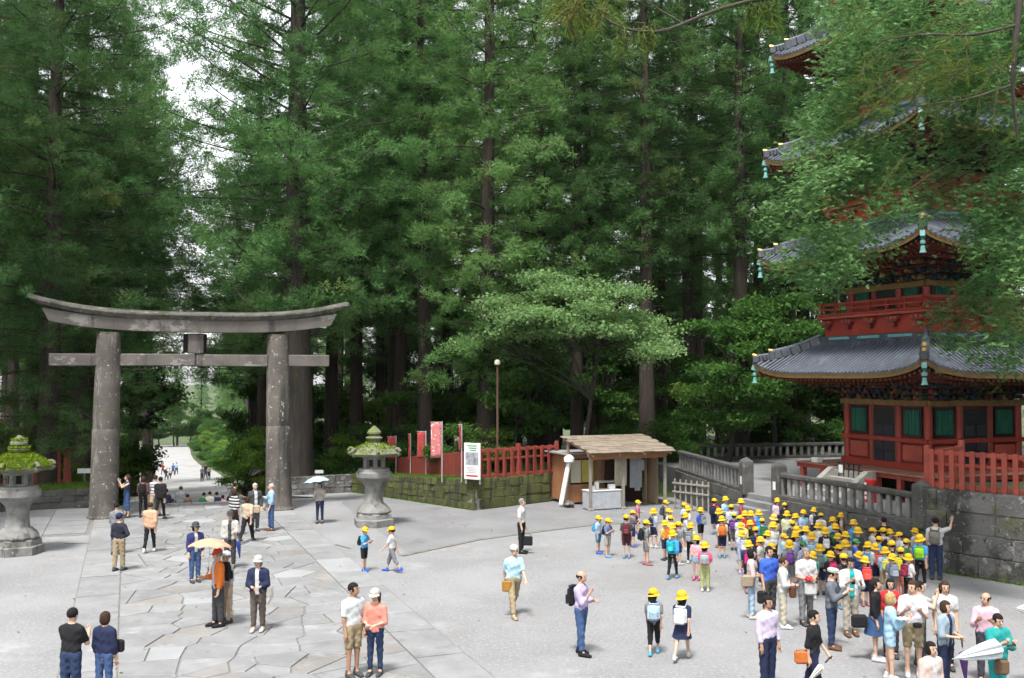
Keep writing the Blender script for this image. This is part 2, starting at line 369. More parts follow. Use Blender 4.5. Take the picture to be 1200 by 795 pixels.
# worn paving that runs from the hut towards the torii and towards the terrace wall
mb = MB(); band = [at(480, 650), at(560, 632), at(700, 614), at(860, 616), at(1000, 664), at(1120, 690), at(1235, 708), at(1235, 691), (T0[0] - .1, T0[1]), tuple(G0 + (-.15, 0)), tuple(T2 + (-.2, 0)), tuple(WC + (0, -.1)), tuple(WB + (0, -.12)), tuple(WA + (-.1, -.2)), at(400, 590)]
mb.v.append(np.c_[np.array(band), np.full(len(band), .005)]); mb.f.append(tuple(range(len(band)))); mb.m.append(0); mb.n = len(band)
struct('side_path', mb, M_asph, 'worn grey paving along the walls')
mb = MB(); e = [np.array(at(*p)) for p in ((470, 652), (560, 633), (650, 621), (700, 615), (790, 612))]
for a_, b_ in zip(e, e[1:]): mb.beam((a_[0], a_[1], .012), (b_[0], b_[1], .012), .22, .03)
struct('kerb', mb, M_joint, 'thin stone kerb line across the gravel')

# avenue below the steps
mb = MB(); ss = np.r_[np.linspace(S_EDGE + 3.4, 60, 6), np.arange(66, 300, 8)]
rows = []
for s in ss:
    z = float(slope_z(s)); hw = 6.0 + .5 * math.sin(s * .05)
    c_ = float(wc(s)); rows.append([(*sw(s, c_ - hw), z), (*sw(s, c_), z + .05), (*sw(s, c_ + hw), z)])
mb.loft(rows, closed=False, caps=False)
struct('avenue', mb, M_avenue, 'pale gravel avenue running downhill under the torii')
mb = MB()
for i in range(10):
    c = sw(S_EDGE + .18 + i * .36, 2.7); mb.box((c[0], c[1], -.0875 - i * .175 - .3), (10.6, .37, .6), TH, 0, .02)
struct('stone_steps', mb, M_slab, 'stone steps leading down from the court')

# ------------------------------------------------------------------ paved path, stone by stone
path = MB(); q = [sw(12, -1.2), sw(12, 6.65), sw(S_EDGE, 6.65), sw(S_EDGE, -1.2)]
path.prism(q, -.1, .009); path_o = struct('path', path, M_joint, 'flagstone path from the steps to the torii')
def clip(poly, n, c):
    out = []
    for i in range(len(poly)):
        a, b = poly[i], poly[(i + 1) % len(poly)]; da, db = a @ n - c, b @ n - c
        if da <= 0: out.append(a)
        if (da < 0) != (db < 0) and da != db: out.append(a + (b - a) * (da / (da - db)))
    return out
def pave(seeds, lo, hi, gap):
    cells = []
    for i, p in enumerate(seeds):
        poly = [np.array(c, float) for c in ((lo[0], lo[1]), (hi[0], lo[1]), (hi[0], hi[1]), (lo[0], hi[1]))]
        d = np.linalg.norm(seeds - p, axis=1)
        for j in np.argsort(d)[1:16]:
            n = seeds[j] - p; L = np.linalg.norm(n); n = n / L
            poly = clip(poly, n, float(n @ (p + seeds[j]) / 2) - gap / 2)
            if len(poly) < 3: break
        if len(poly) >= 3:
            a = np.array(poly); k = [q_ for q_ in range(len(a)) if np.linalg.norm(a[q_] - a[q_ - 1]) > .05]
            if len(k) >= 3: cells.append(a[k])
    return cells
seeds = []
for r, s in enumerate(np.arange(14.5, S_EDGE - .3, .82)):
    n = (6, 5, 7, 5)[r % 4]
    for k in range(n):
        j = .75 if s < 38 else .35
        seeds.append((s + rng.uniform(-.5, .5) * j * 1.3, -.05 + (k + .5) * 5.55 / n + rng.uniform(-.5, .5) * j * 1.2))
for poly in pave(np.array(seeds), (13.9, -.1), (S_EDGE - .02, 5.52), .038):
    P = np.array([sw(*p) for p in poly]); c = P.mean(0); t = MB()
    t.prism(P - c, 0, .034 + rng.uniform(-.007, .007), 0, .012)
    put('flagstone', t, M_flagbrown if (q_r := rng.random()) < .1 else (M_pale if q_r > .96 else M_flag), path_o, loc=(c[0], c[1], 0))
slab_me = []
for k in range(4):
    t = MB(); t.box((0, 0, 0), (1, 1, 1), 0, 0, .02); v = t.v[0]; v += rng.uniform(-.008, .008, v.shape)
    slab_me.append(t.mesh('slab', M_slab)); t2 = t.mesh('pale_slab', M_pale); slab_me.append(t2)
def slabs(w0, w1, s0, s1, L, parent, pale=0.0):
    s = s0
    while s < s1 - .3:
        l = min(L * rng.uniform(.75, 1.3), s1 - s)
        c = sw(s + l / 2, (w0 + w1) / 2); me = slab_me[2 * rng.integers(0, 4) + (1 if rng.random() < pale else 0)]
        link('paving_slab', me, parent, (c[0], c[1], .008 + rng.uniform(-.005, .003)), TH, (w1 - w0 - .03, l - .03, .052))
        s += l
slabs(-1.18, -.12, 13.5, S_EDGE - .03, 2.4, path_o, .0); slabs(5.54, 6.62, 13.5, S_EDGE - .03, 1.9, path_o, .22)
side = MB()
q = [sw(39.5, -10.2), sw(39.5, -1.24), sw(S_EDGE - .5, -1.24), sw(S_EDGE - .5, -10.2)]; side.prism(q, -.1, .006)
side_o = struct('cross_path', side, M_joint, 'slab paving crossing below the torii')
for k in range(6): slabs(-10.1 + k * 1.46, -10.1 + (k + 1) * 1.46, 39.6 + (k % 2) * .3, S_EDGE - .5, 1.7, side_o, .1)

# ================================================================== TORII
t = thing('torii_gate', 'tall weathered granite torii gate standing across the paved path', 'torii gate', (*sw(43.9, 2.65), 0), TH)
for sx in (-1, 1):
    p = MB(); prof = [(.64, 0), (.64, .08), (.58, .13)]
    for z in np.linspace(.2, 7.55, 16):
        r = .56 - .09 * (z / 7.5)
        if abs(z - 3.62) < .3: prof += [(r, z - .05), (r - .02, z), (r - .003, z + .05)]
        else: prof.append((r, z))
    p.lathe(prof, 32); v = p.v[0]; v[:, 0] += sx * (3.5 - .014 * v[:, 2]); v[:, :2] += rng.uniform(-.006, .006, v[:, :2].shape)
    put('pillar', p, M_torii, t, 'auto')
def curve_beam(half, zc, rise, sec, n=48, power=3.3):
    """beam along x whose ends sweep up; sec = outline (y, z) relative to the curve"""
    rings = []
    for x in np.linspace(-half, half, n):
        k = abs(x) / half; z = zc + rise * k ** power
        rings.append([(x + (.25 if x > 0 else -.25) * k ** 6 * (zz > .1), y, z + zz) for y, zz in sec])
    return rings
cap = MB(); cap.loft(curve_beam(6.15, 8.1, .6, [(-.5, 0), (.5, 0), (.6, .17), (.58, .23), (0, .37), (-.58, .23), (-.6, .17)])); put('top_lintel', cap, M_toriidark, t, 'auto')
li = MB(); li.loft(curve_beam(5.62, 7.56, .38, [(-.42, .04), (.42, .04), (.45, .54), (-.45, .54)])); put('lower_lintel', li, M_beam, t, 'auto')
nk = MB()
for a_, b_, dz in ((-5.6, -2.96, 0), (-2.94, 0.0, .012), (.02, 2.95, 0), (2.97, 5.6, .01)): nk.box(((a_ + b_) / 2, 0, 6.42 + dz), (b_ - a_, .46, .5), 0, 0, .03)
put('tie_beam', nk, M_beam, t)
gz = MB(); gz.box((0, 0, 7.13), (.62, .55, .84), 0, 0, .03); put('center_strut', gz, M_beam, t)
gz = MB(); gz.box((0, .38, 7.15), (.95, .2, .8), 0, 0, .02); put('name_tablet', gz, M_barkdark, t)

# ================================================================== STONE LANTERNS
def lantern(loc, label, mossy, rz):
    L = thing('stone_lantern', label, 'stone lantern', loc, rz, 'stone lanterns flanking the torii')
    m = M_lantmoss if mossy else M_lant
    b = MB(); b.lathe([(.8, 0), (.82, .26), (.74, .3), (.72, .46), (.66, .5)], 6, rot=.3)
    b.lathe([(.64, .5), (.66, .56), (.6, .68), (.47, .8), (.44, .84)], 24)
    b.v[1][:, :2] *= (1 + .035 * np.cos(12 * np.arctan2(b.v[1][:, 1], b.v[1][:, 0])))[:, None]
    put('base', b, M_lant, L, 'auto')
    s = MB(); s.lathe([(.42, .82), (.37, .9), (.345, 1.2), (.36, 1.52), (.4, 1.6)], 28); put('shaft', s, M_lant, L, 'auto')
    p = MB(); p.lathe([(.4, 1.58), (.46, 1.66), (.62, 1.8), (.69, 1.88), (.69, 2.06), (.62, 2.1), (.6, 2.2), (.48, 2.22)], 24)
    p.v[0][:, :2] *= (1 + .02 * np.cos(12 * np.arctan2(p.v[0][:, 1], p.v[0][:, 0])))[:, None]; put('platform', p, M_lant, L, 'auto')
    f = MB()
    for k in range(6):
        a = k * math.pi / 3 + .3; f.box((.36 * math.cos(a), .36 * math.sin(a), 2.42), (.16, .16, .42), a, 0, .02)
    f.lathe([(.3, 2.22), (.3, 2.62)], 6, rot=.3, mi=1); f.lathe([(.44, 2.2), (.44, 2.28)], 6, rot=.3); f.lathe([(.46, 2.56), (.5, 2.66)], 6, rot=.3)
    put('light_box', f, [M_lant, M_interior], L)
    r = MB(); n = 48; ang = np.arange(n) * 2 * math.pi / n; lob = 1 + .1 * np.cos(6 * (ang - .3))
    for pr in ([(.5, 2.64), (.86, 2.7), (.93, 2.79), (.78, 2.92), (.5, 3.07), (.3, 3.16), (.24, 3.2)],):
        r.loft([np.c_[rr * np.cos(ang) * (lob if rr > .6 else 1), rr * np.sin(ang) * (lob if rr > .6 else 1), np.full(n, z)] for rr, z in pr])
    for k in range(6):
        a = k * math.pi / 3 + .3; c = np.array([math.cos(a), math.sin(a), 0])
        th = np.linspace(-1.8, 2.6, 10); pts = [c * (.95 + .11 * math.cos(q_)) + (0, 0, 2.86 + .11 * math.sin(q_)) for q_ in th]
        r.tube(pts, np.linspace(.09, .05, 10), 8)
    put('roof', r, M_lantmoss, L, 'auto')
    k = MB(); k.lathe([(.22, 3.18), (.22, 3.3), (.3, 3.32), (.33, 3.38), (.26, 3.43), (.2, 3.45), (.2, 3.5), (.27, 3.54), (.27, 3.6), (.17, 3.72), (.04, 3.84)], 16); put('finial', k, M_lantmoss, L, 'auto')
    # moss cushions on the roof
    cnt = 5200 if mossy else 700; a = rng.uniform(0, 2 * math.pi, cnt); rr = np.sqrt(rng.uniform(.05, 1, cnt)) * (.99 if mossy else .9)
    zz = np.interp(rr, [.2, .3, .5, .78, .93, 1.1], [3.2, 3.16, 3.07, 2.93, 2.82, 2.76]) + rng.uniform(0, .12 if mossy else .02, cnt)
    c = np.c_[rr * np.cos(a), rr * np.sin(a), zz]
    if mossy:
        c2 = c[:900].copy(); c2[:, :2] *= .33; c2[:, 2] = 3.36 + rng.uniform(0, .1, 900); c3 = c[:500].copy(); c3[:, :2] *= .24; c3[:, 2] = 3.62 + rng.uniform(0, .1, 500); c = np.r_[c, c2, c3]
    V, Fc, ti = blades(c, .085, .055, up=1.2); mo = link('moss', tri_mesh('moss', V, Fc, M_moss, ti), L); stuff(mo)
    return L
def blades(C, length, width, up=0.5, spread=1.0, tint=None):
    """one thin triangle per centre, pointing outward at random with an upward lean"""
    n = len(C); d = rng.normal(size=(n, 3)) * spread; d[:, 2] += up; d /= np.linalg.norm(d, axis=1)[:, None]
    s = np.cross(d, rng.normal(size=(n, 3))); s /= np.linalg.norm(s, axis=1)[:, None] + 1e-9
    L = length * rng.uniform(.6, 1.25, n)[:, None]; W = width * rng.uniform(.7, 1.2, n)[:, None]
    V = np.stack([C - s * W * .5, C + s * W * .5, C + d * L], 1).reshape(-1, 3)
    ti = np.repeat(rng.random(n) if tint is None else tint, 3)
    return V, np.arange(3 * n).reshape(-1, 3), ti
lantern((*at(20, 649), 0), 'stone lantern with its roof buried under bright green moss', True, .2)
lantern((*at(438, 616), 0), 'grey stone lantern with curled roof tips in front of the mossy wall', False, .5)

# ================================================================== STONE WALLS
stone_me = {}
def stones_for(mat):
    if mat.name not in stone_me:
        L = []
        for k in range(7):
            t = MB(); t.box((0, 0, 0), (1, 1, 1), 0, 0, .07); v = t.v[0]
            v += rng.uniform(-.045, .045, v.shape); L.append(t.mesh('stone', mat))
        stone_me[mat.name] = L
    return stone_me[mat.name]
def stone_wall(name, label, p, q, h0, h1, course, length, mat, thick=.5, z0=0.0, core=None, cat='stone wall', cop=False, group=None):
    """dry wall from p to q (front on the right-hand side going p to q), made of single stones"""
    p = np.asarray(p, float); q = np.asarray(q, float); d = q - p; L = np.linalg.norm(d); rz = math.atan2(d[1], d[0])
    o = thing(name, label, cat, (p[0], p[1], z0), rz, group)
    c = MB(); c.add([(0, 0.06, 0), (L, .06, 0), (L, thick, 0), (0, thick, 0), (0, .06, h0 - .04), (L, .06, h1 - .04), (L, thick, h1 - .04), (0, thick, h0 - .04)],
                    [(0, 3, 2, 1), (4, 5, 6, 7), (0, 1, 5, 4), (1, 2, 6, 5), (2, 3, 7, 6), (3, 0, 4, 7)]); put('core', c, core or M_joint, o)
    me = stones_for(mat); nrow = max(1, round(max(h0, h1) / course))
    for r in range(nrow):
        x = -rng.uniform(0, .5) * length * (r % 2)
        while x < L - .05:
            l = length * rng.uniform(.6, 1.45); x1 = min(x + l, L); x0 = max(x, 0)
            if x1 - x0 > .12:
                xm = (x0 + x1) / 2; hh = (h0 + (h1 - h0) * xm / L) / nrow; pr = rng.uniform(-.02, .025)
                s = link('stone', me[rng.integers(0, 7)], o, (xm, .16 - pr, (r + .5) * hh), rng.uniform(-.02, .02), (x1 - x0 - .005, .34, hh * 1.0))
            x += l
    return o
stone_wall('mossy_wall', 'moss covered retaining wall under the long board fence', WA, WB, .88, 1.32, .34, .62, M_mosswall)
stone_wall('mossy_wall', 'dark mossy wall with pale patches beneath the slatted red fence', WB, WC, 1.32, 1.32, .4, .7, M_mosswall)
stone_wall('low_wall', 'low grey stone wall behind the torii at the foot of the giant cedar', WD, WA, .85, .88, .3, .6, M_wall)
stone_wall('low_wall', 'low dark stone wall topped with grass behind the mossy lantern', LA, LB, .8, .8, .28, .6, M_darkstone)
stone_wall('retaining_wall', 'tall blotchy grey retaining wall of rough blocks under the red fence', T0, T3, 2.42, 2.42, .6, 1.0, M_wall, .7)
# terrace body behind the balustrades and the raised bank behind the retaining wall
mb = MB(); mb.prism([tuple(T0 + (.06, .05)), tuple(G0 + (.32, 0)), tuple(G1 + (.32, 0)), tuple(T2 + (.3, 0)), (5.5, 60), (40, 62), (40, 30)][::-1], -.3, 1.3)
struct('terrace', mb, M_asph, 'raised terrace round the pagoda')
mb = MB(); mb.prism([tuple(T0 + (.35, .35)), (14.2, 32.2), (40, 34), (40, 10), tuple(T3 + (.3, .3))][::-1], 0, 2.36); struct('upper_terrace', mb, M_earth, 'earth bank behind the tall wall')
mb = MB()
for i in range(6): c = (G0 + G1) / 2 - Vv * (.15 + .3 * (5 - i)) + Vv * .3; mb.box((c[0], c[1], .108 * (i + 1)), (.32, 2.0, .216 * (i + 1)), TH, 0, .015)
struct('terrace_steps', mb, M_asph, 'stone steps up to the terrace gate')

bk = WB + np.array([.1, .35]) + U * 16; mb = MB(); w0, w1 = WA + (.1, .3), WB + (.05, .3)
mb.add([(*w0, -2), (*w1, -2), (*bk, -2.5), (*w0, .82), (*w1, 1.27), (*(w1 + (.6, .4)), 1.27), (*(bk + (.6, .4)), -.2), (*bk, -.2)], [(3, 4, 5, 6, 7), (0, 3, 7, 2)])
struct('bank', mb, M_earth, 'earth bank between the mossy wall and the board fence')
# ------------------------------------------------------------------ balustrades
bal_me = MB().box((0, 0, .5), (.17, .15, 1), 0, 0, .03); bal_me = bal_me.mesh('baluster', M_palestone)
def balustrade(label, p, q, z0, base_h, mat=M_darkstone, step=.42, posts=(1, 1), post_h=1.25, bal_h=.62):
    p = np.asarray(p, float); q = np.asarray(q, float); d = q - p; L = np.linalg.norm(d); rz = math.atan2(d[1], d[0])
    o = thing('stone_balustrade', label, 'balustrade', (p[0], p[1], z0), rz, 'stone balustrades round the terrace')
    me = stones_for(mat); nrow = max(1, round(base_h / .45)); z = 0
    for r in range(nrow):
        x = 0
        while x < L - .05:
            l = rng.uniform(.8, 1.7); x1 = min(x + l, L); hh = base_h / nrow
            link('stone', me[rng.integers(0, 7)], o, ((x + x1) / 2, .12, (r + .5) * hh), 0, (x1 - x, .5, hh)); x += l
    b = MB(); b.box((L / 2, .1, base_h + .07), (L, .34, .14), 0, 0, .02); put('plinth', b, mat, o)
    b = MB(); b.box((L / 2, .1, base_h + .14 + bal_h + .09), (L, .26, .18), 0, 0, .04); put('handrail', b, mat, o)
    for k in range(int(L / step)):
        link('baluster', bal_me, o, (step * (k + .5), .1, base_h + .13), 0, (1, 1, bal_h + .02))
    for x, on in ((0, posts[0]), (L, posts[1])):
        if on:
            b = MB(); b.box((0, 0, post_h / 2), (.44, .44, post_h), 0, 0, .03); b.lathe([(.3, post_h), (.26, post_h + .06), (.0, post_h + .2)], 4, rot=math.pi / 4)
            put('post', b, mat, o, loc=(x, .1, base_h - .1))
            if on == 2:
                b = MB(); b.box((0, -.226, .35), (.16, .01, .3)); put('notice', b, M_white, o, loc=(x, .1, base_h + .1))
    return o
balustrade('stone balustrade beneath the pagoda steps, between the gate and the tall wall', G0, T0, 0, 1.3, posts=(2, 1))
balustrade('stone balustrade between the ticket hut and the terrace gate', T2, G1, 0, 1.3, posts=(0, 2))
balustrade('dim stone balustrade along the back of the terrace under the trees', (6.6, 52.5), (19, 55.2), 1.2, .1, posts=(1, 1), bal_h=.5, post_h=.95)

# ------------------------------------------------------------------ red fences
def slat_fence(label, p, q, zp, zq, h, step, slat, mat, posts=0, extra_rail=False, name='red_fence', stagger=False):
    p = np.asarray(p, float); q = np.asarray(q, float); d = q - p; L = np.linalg.norm(d)
    o = thing(name, label, 'fence', (p[0], p[1], 0), math.atan2(d[1], d[0]), 'red timber fences')
    zz = lambda x: zp + (zq - zp) * x / L
    for k, zr in enumerate([.1, h - .12] + ([h * .62] if extra_rail else [])):
        b = MB(); b.beam((0, 0, zp + zr), (L, 0, zq + zr), .09, .13 if k < 2 else .09, 0, .01); put('rail', b, mat, o)
    n = int(L / step); me = MB().box((0, 0, .5), (slat, .05, 1), 0, 0, .006).mesh('slat', mat)
    for k in range(n):
        x = (k + .5) * L / n; link('slat', me, o, (x, -.075 if not (stagger and k % 2) else .075, zz(x)), 0, (1, 1, h - .02))
    for k in range(posts):
        x = k * L / max(posts - 1, 1); b = MB(); b.box((x, 0, zz(x) + (h + .12) / 2), (.16, .17, h + .12), 0, 0, .015); put('post', b, mat, o)
    return o
WBi = WB + np.array([.1, .35]); WCi = WC + np.array([.3, .3])
slat_fence('dull red slatted fence between the notice board and the ticket hut', WBi, WCi, 1.3, 1.3, 1.32, .22, .13, M_redwood, 3, True, stagger=True)
fe = np.array(sw(0, 0)); far_end = WBi + U * 34.0
slat_fence('long dull red board fence running downhill behind the banners', far_end, WBi, -2.1, 1.3, 1.25, .2, .185, M_redwood, 6)
rf0 = T0 + np.array([.33, .12]); rdir = (T3 - T0) / np.linalg.norm(T3 - T0)
slat_fence('bright vermilion slatted fence on top of the tall stone wall', rf0, rf0 + rdir * 11.5, 2.42, 2.42, 1.18, .31, .15, M_redworn, 0, True)
o = slat_fence('short vermilion rail fence going back from the corner post', rf0 + (0, .06), rf0 + np.array([2.05, 2.3]), 2.36, 2.36, 1.2, 1.2, .1, M_redworn, 2)
# dim red fence glimpsed past the mossy lantern
slat_fence('dim red fence half hidden behind the mossy lantern', np.array([-31.0, 45.2]), np.array([-20.6, 46.6]), .8, .8, 1.5, .32, .2, M_redwood, 3)

# ================================================================== BANNERS, BOARD, LAMP POST, SMALL SIGNS
M_banner = pm('banner_red', (.36, .05, .045), (.26, .035, .03), 3, .8, .3, 10, spots=[((.62, .4, .36), 6, .6, .66)], kind='obj')
M_bannerpink = pm('banner_faded', (.5, .17, .16), (.42, .12, .12), 3, .8, .3, 10, spots=[((.75, .6, .58), 7, .56, .62)], kind='obj')
def banner(px, ytop, ybot, zb, label, w=.5, flen=1.4, mat=None, furled=False, H=2.5):
    y = 44.0
    d = ray(px, ybot); t = (zb - CAM_H) / d[2]; x, y = d[0] * t, d[1] * t
    h = at_y(px, ytop, y)[2] - zb
    o = thing('banner', label, 'banner', (x, y, zb - .15), TH * .6, 'banners on poles beside the fence')
    p = MB(); p.tube([(0, 0, 0), (0, 0, h + .15)], .028, 8); put('pole', p, M_metal, o)
    c = MB(); n = 9; rings = []
    for i in range(n):
        z = h + .1 - flen * i / (n - 1); k = .25 if furled else 1.0
        row = [(-.02 - w * k * j / 5, .03 * math.sin(j * 1.7 + i * .8) * (2.2 if furled else 1), z) for j in range(6)]
        rings.append(row + [(a, b + .012, z2) for a, b, z2 in row[::-1]])
    c.loft(rings); put('flag', c, mat or M_banner, o, True)
    p = MB(); p.tube([(.03, 0, h + .12), (-w * (.25 if furled else 1) - .05, 0, h + .12)], .012, 6); put('crossbar', p, M_metal, o)
banner(541, 497, 561, 1.32, 'furled dark red banner on a pole beside the notice board', .42, 1.1, furled=True)
banner(518, 494, 561, 1.25, 'faded pink banner with pale lettering hanging straight from its pole', .48, 1.55, M_bannerpink)
banner(499, 505, 561, .75, 'red banner on a pole beside the faded pink banner', .4, 1.3)
banner(481, 508, 562, .3, 'rolled red banner on the thin pole third along the fence', .4, 1.4, furled=True)
banner(464, 511, 561, .1, 'red banner with pale marks just beside the grey stone lantern', .45, 1.2)
banner(413, 530, 558, -1.2, 'small red banner between the lantern and the far poles', .4, 1.2, furled=True)
banner(404, 528, 557, -1.5, 'orange red banner pole at the far end of the fence', .35, 1.6, furled=True)
banner(395, 527, 556, -1.8, 'last small red banner pole farthest down the fence', .3, 1.4, furled=True)

bx, by = at(554, 562, 1.3); by -= .45
o = thing('notice_board', 'tilted white notice board with a photograph and a red stripe', 'notice board', (bx, by, 1.3), -.55)
b = MB(); b.box((0, 0, .82), (.82, .06, 1.55), 0, 0, .01); put('panel', b, M_white, o)
b = MB(); b.box((0, -.034, .93), (.66, .006, .55)); put('picture', b, pm('poster_picture', (.08, .1, .12), (.35, .36, .38), 5, .6, 0, kind='obj', spots=[((.5, .42, .12), 4, .6, .64)]), o)
b = MB(); b.box((.0, -.034, .2), (.6, .006, .07)); put('stripe', b, cloth((.5, .04, .04)), o)
b = MB()
for k in range(3): b.box((.03 * k, -.034, 1.48 - .1 * k), (.5 - .09 * k, .006, .05))
put('lettering', b, cloth((.1, .3, .15)), o)
b = MB()
for k in range(4): b.box((-.04 * (k % 2), -.034, .55 - .07 * k), (.55 - .06 * (k % 3), .006, .025))
put('text_lines', b, cloth((.3, .3, .32)), o)
for sx in (-.35, .35):
    b = MB(); b.box((sx, .06, .35), (.06, .05, 1.0)); put('leg', b, M_metal, o)

lx, ly, lz = at_y(583, 427, 47.0)
o = thing('lamp_post', 'slim brown lamp post rising behind the red fence', 'lamp post', (lx, ly, .9))
b = MB(); b.tube([(0, 0, 0), (0, 0, lz - .9)], [.07, .05], 10); put('pole', b, cloth((.09, .055, .04)), o)
b = MB(); b.lathe([(.05, 0), (.13, .03), (.15, .1), (.12, .22), (.03, .27)], 12, (0, 0, lz - .95)); put('lamp_head', b, M_cream, o, 'auto')
def sign(px, py, y, w, h, label, zg):
    x, y, z = at_y(px, py, y); o = thing('small_sign', label, 'sign', (x, y, zg), .1)
    b = MB(); b.box((0, 0, z - zg), (w, .04, h)); put('board', b, M_white, o)
    b = MB(); b.box((0, .04, (z - zg) / 2), (.06, .05, z - zg)); put('post', b, M_greywood, o)
sign(99, 552, 46.5, .62, .22, 'small white sign on a post behind the low grassy wall', .6)
sign(374, 553, 50.5, .42, .16, 'little white sign at the foot of the giant cedar', .5)
# corner of a small building beside the avenue
x, y, z = at_y(306, 549, 60)
o = thing('guard_shed', 'small dark shed with a pale roof edge below the steps', 'shed', (x, y, z - 2.6), TH + .1)
b = MB(); b.box((.7, 1, 1.2), (1.6, 2, 2.4)); put('wall', b, M_wood, o)
b = MB(); b.add([(-.6, -.4, 2.2), (-.6, 2.4, 2.2), (.9, 2.4, 3.0), (.9, -.4, 3.0), (-.6, -.4, 2.35), (-.6, 2.4, 2.35), (.9, 2.4, 3.15), (.9, -.4, 3.15)], [(0, 1, 2, 3), (4, 7, 6, 5), (0, 3, 7, 4), (1, 5, 6, 2), (0, 4, 5, 1), (2, 6, 7, 3)]); put('roof', b, M_white, o)
# drain covers
for px, py, lab, L in ((402, 641, 'thin dark drain slit in the paving near the grey lantern', 1.3), (96, 637, 'dark broken drain edge beside the mossy lantern', 1.5)):
    x, y = at(px, py); b = MB(); b.box((0, 0, -.018), (L * .8, .07, .06), 0, 0, .01); o = put('drain_cover', b, M_darkstone, None, loc=(x, y, 0), rz=-.9 if px > 300 else .1); tag(o, lab, 'drain cover')

# ================================================================== TICKET HUT
hx, hy = at(692, 599); ang = TH + R(3)
hut = thing('ticket_hut', 'small timber ticket hut with shingled lean-to roof', 'hut', (hx, hy, 0), ang)
for x, y, h in ((0, 0, 2.42), (1.62, 0, 2.42), (3.75, 0, 2.42), (0.02, 2.1, 2.8), (3.75, 2.1, 2.8)):
    b = MB(); b.box((x, y, h / 2), (.11, .11, h), 0, 0, .008); put('post', b, M_greywood if y == 0 else M_wood, hut)
    b = MB(); b.box((x, y, .05), (.22, .22, .1), 0, 0, .02); put('footing', b, M_step, hut)
b = MB(); b.box((1.87, 0, 2.36), (3.95, .12, .16)); put('front_beam', b, M_wood, hut)
b = MB(); b.box((1.87, -.09, 2.3), (3.8, .03, .24)); put('fascia', b, M_panel, hut)
for x in (-.05, 1.25, 2.5, 3.8):
    b = MB(); b.beam((x, -.4, 2.38), (x, 2.3, 2.93), .07, .1); put('rafter', b, M_wood, hut)
me = MB().box((0, 0, 0), (1, 1, 1), 0, 0, .03).mesh('shingle', M_shingle)
for r in range(9):
    for k in range(8):
        wd = 4.3 / 8; yy = -.42 + (r + .5) * .312
        s = link('shingle', me, hut, (-.25 + (k + .5) * wd + (.12 if r % 2 else 0), yy, 2.47 + (yy + .42) * .204 + .02 * rng.random()), 0, (wd - .008, .36, .03)); s.rotation_euler[0] = .17
b = MB(); b.box((1.9, 3.05, 2.28), (4.3, 2.0, .06)); put('back_roof', b, M_metal, hut)
b = MB(); b.box((.02, 3.05, 1.2), (.06, 1.9, 2.1)); b.box((3.75, 3.05, 1.2), (.06, 1.9, 2.1)); b.box((1.9, 4.0, 1.2), (3.7, .06, 2.1)); put('side_wall', b, M_panel, hut)
b = MB(); b.box((1.9, 2.12, .5), (3.7, .06, .8)); b.box((1.9, 2.12, 2.2), (3.7, .06, .3)); b.box((1.75, 2.12, 1.5), (.75, .06, 1.2)); put('front_wall', b, M_panel, hut)
b = MB(); b.box((1.9, 2.9, 1.25), (3.6, 1.4, 2.0)); put('interior', b, M_interior, hut)
b = MB(); b.box((.98, 2.1, 1.48), (.62, .03, 1.0)); w = put('window', b, pm('ochre_blind', (.5, .42, .1), (.42, .35, .08), 2, .7, .1, 6), hut)
for x in (.66, 1.3):
    b = MB(); b.box((x, 2.07, 1.48), (.05, .05, 1.06)); put('window_frame', b, M_wood, w)
b = MB(); b.box((.38, 2.09, 1.48), (.5, .03, 1.0)); put('curtain', b, M_cream, hut)
b = MB()
for k in range(4): b.box((1.5 + .15 * k, 2.06, 1.55), (.05, .03, 1.1))
put('grille', b, M_wood, hut)
b = MB(); b.box((1.8, 1.7, 1.02), (.95, .5, .05)); put('shelf', b, M_white, hut)
b = MB(); b.box((.75, .35, .42), (1.55, .7, .78), 0, 0, .03)
v = b.v[0]; put('counter_cloth', b, M_sheet, hut)
b = MB(); b.box((.75, .35, .83), (1.6, .74, .03)); put('counter_top', b, M_white, hut)
for x, y, s in ((.25, .3, (.22, .18, .18)), (.5, .35, (.16, .16, .34)), (1.2, .3, (.3, .2, .22))):
    b = MB(); b.box((x, y, .845 + s[2] / 2), s, 0, 0, .02); o = put('leaflet_box', b, M_white, None); o.matrix_world = hut.matrix_basis
    tag(o, {.25: 'small white box on the hut counter beside the tall carton', .5: 'tall white carton standing on the hut counter', 1.2: 'wide white box alone at one end of the hut counter'}[x], 'box', 'boxes on the hut counter')
b = MB(); b.box((1.72, .55, .35), (.3, .1, .7)); put('side_board', b, M_white, hut)
n = 9; b = MB(); rings = []
for i in range(6):
    z = 2.1 - i * .25; rings.append([(1.9 + .6 * j / (n - 1), 1.2 + .04 * math.sin(j * 2.1 + i * .3), z) for j in range(n)] + [(1.9 + .6 * j / (n - 1), 1.22 + .04 * math.sin(j * 2.1 + i * .3), z) for j in range(n - 1, -1, -1)])
b.loft(rings); put('curtain', b, M_cream, hut, True)
b = MB(); b.box((2.95, 1.15, 1.42), (.62, .02, 1.35)); b.box((3.2, 1.12, 1.75), (.36, .02, .5)); b.box((3.0, 1.1, .72), (.28, .02, .22)); put('paper_sheet', b, M_sheet, hut)
b = MB(); b.box((2.3, 1.9, 1.0), (1.0, .05, 1.9)); b.box((3.3, 1.9, 1.0), (.85, .05, 1.9)); put('door', b, cloth((.05, .025, .02)), hut)
b = MB(); b.box((3.55, 1.3, 1.2), (.1, .1, 2.4)); b.box((3.72, 1.0, 1.2), (.06, .9, 2.3)); put('side_screen', b, M_wood, hut)
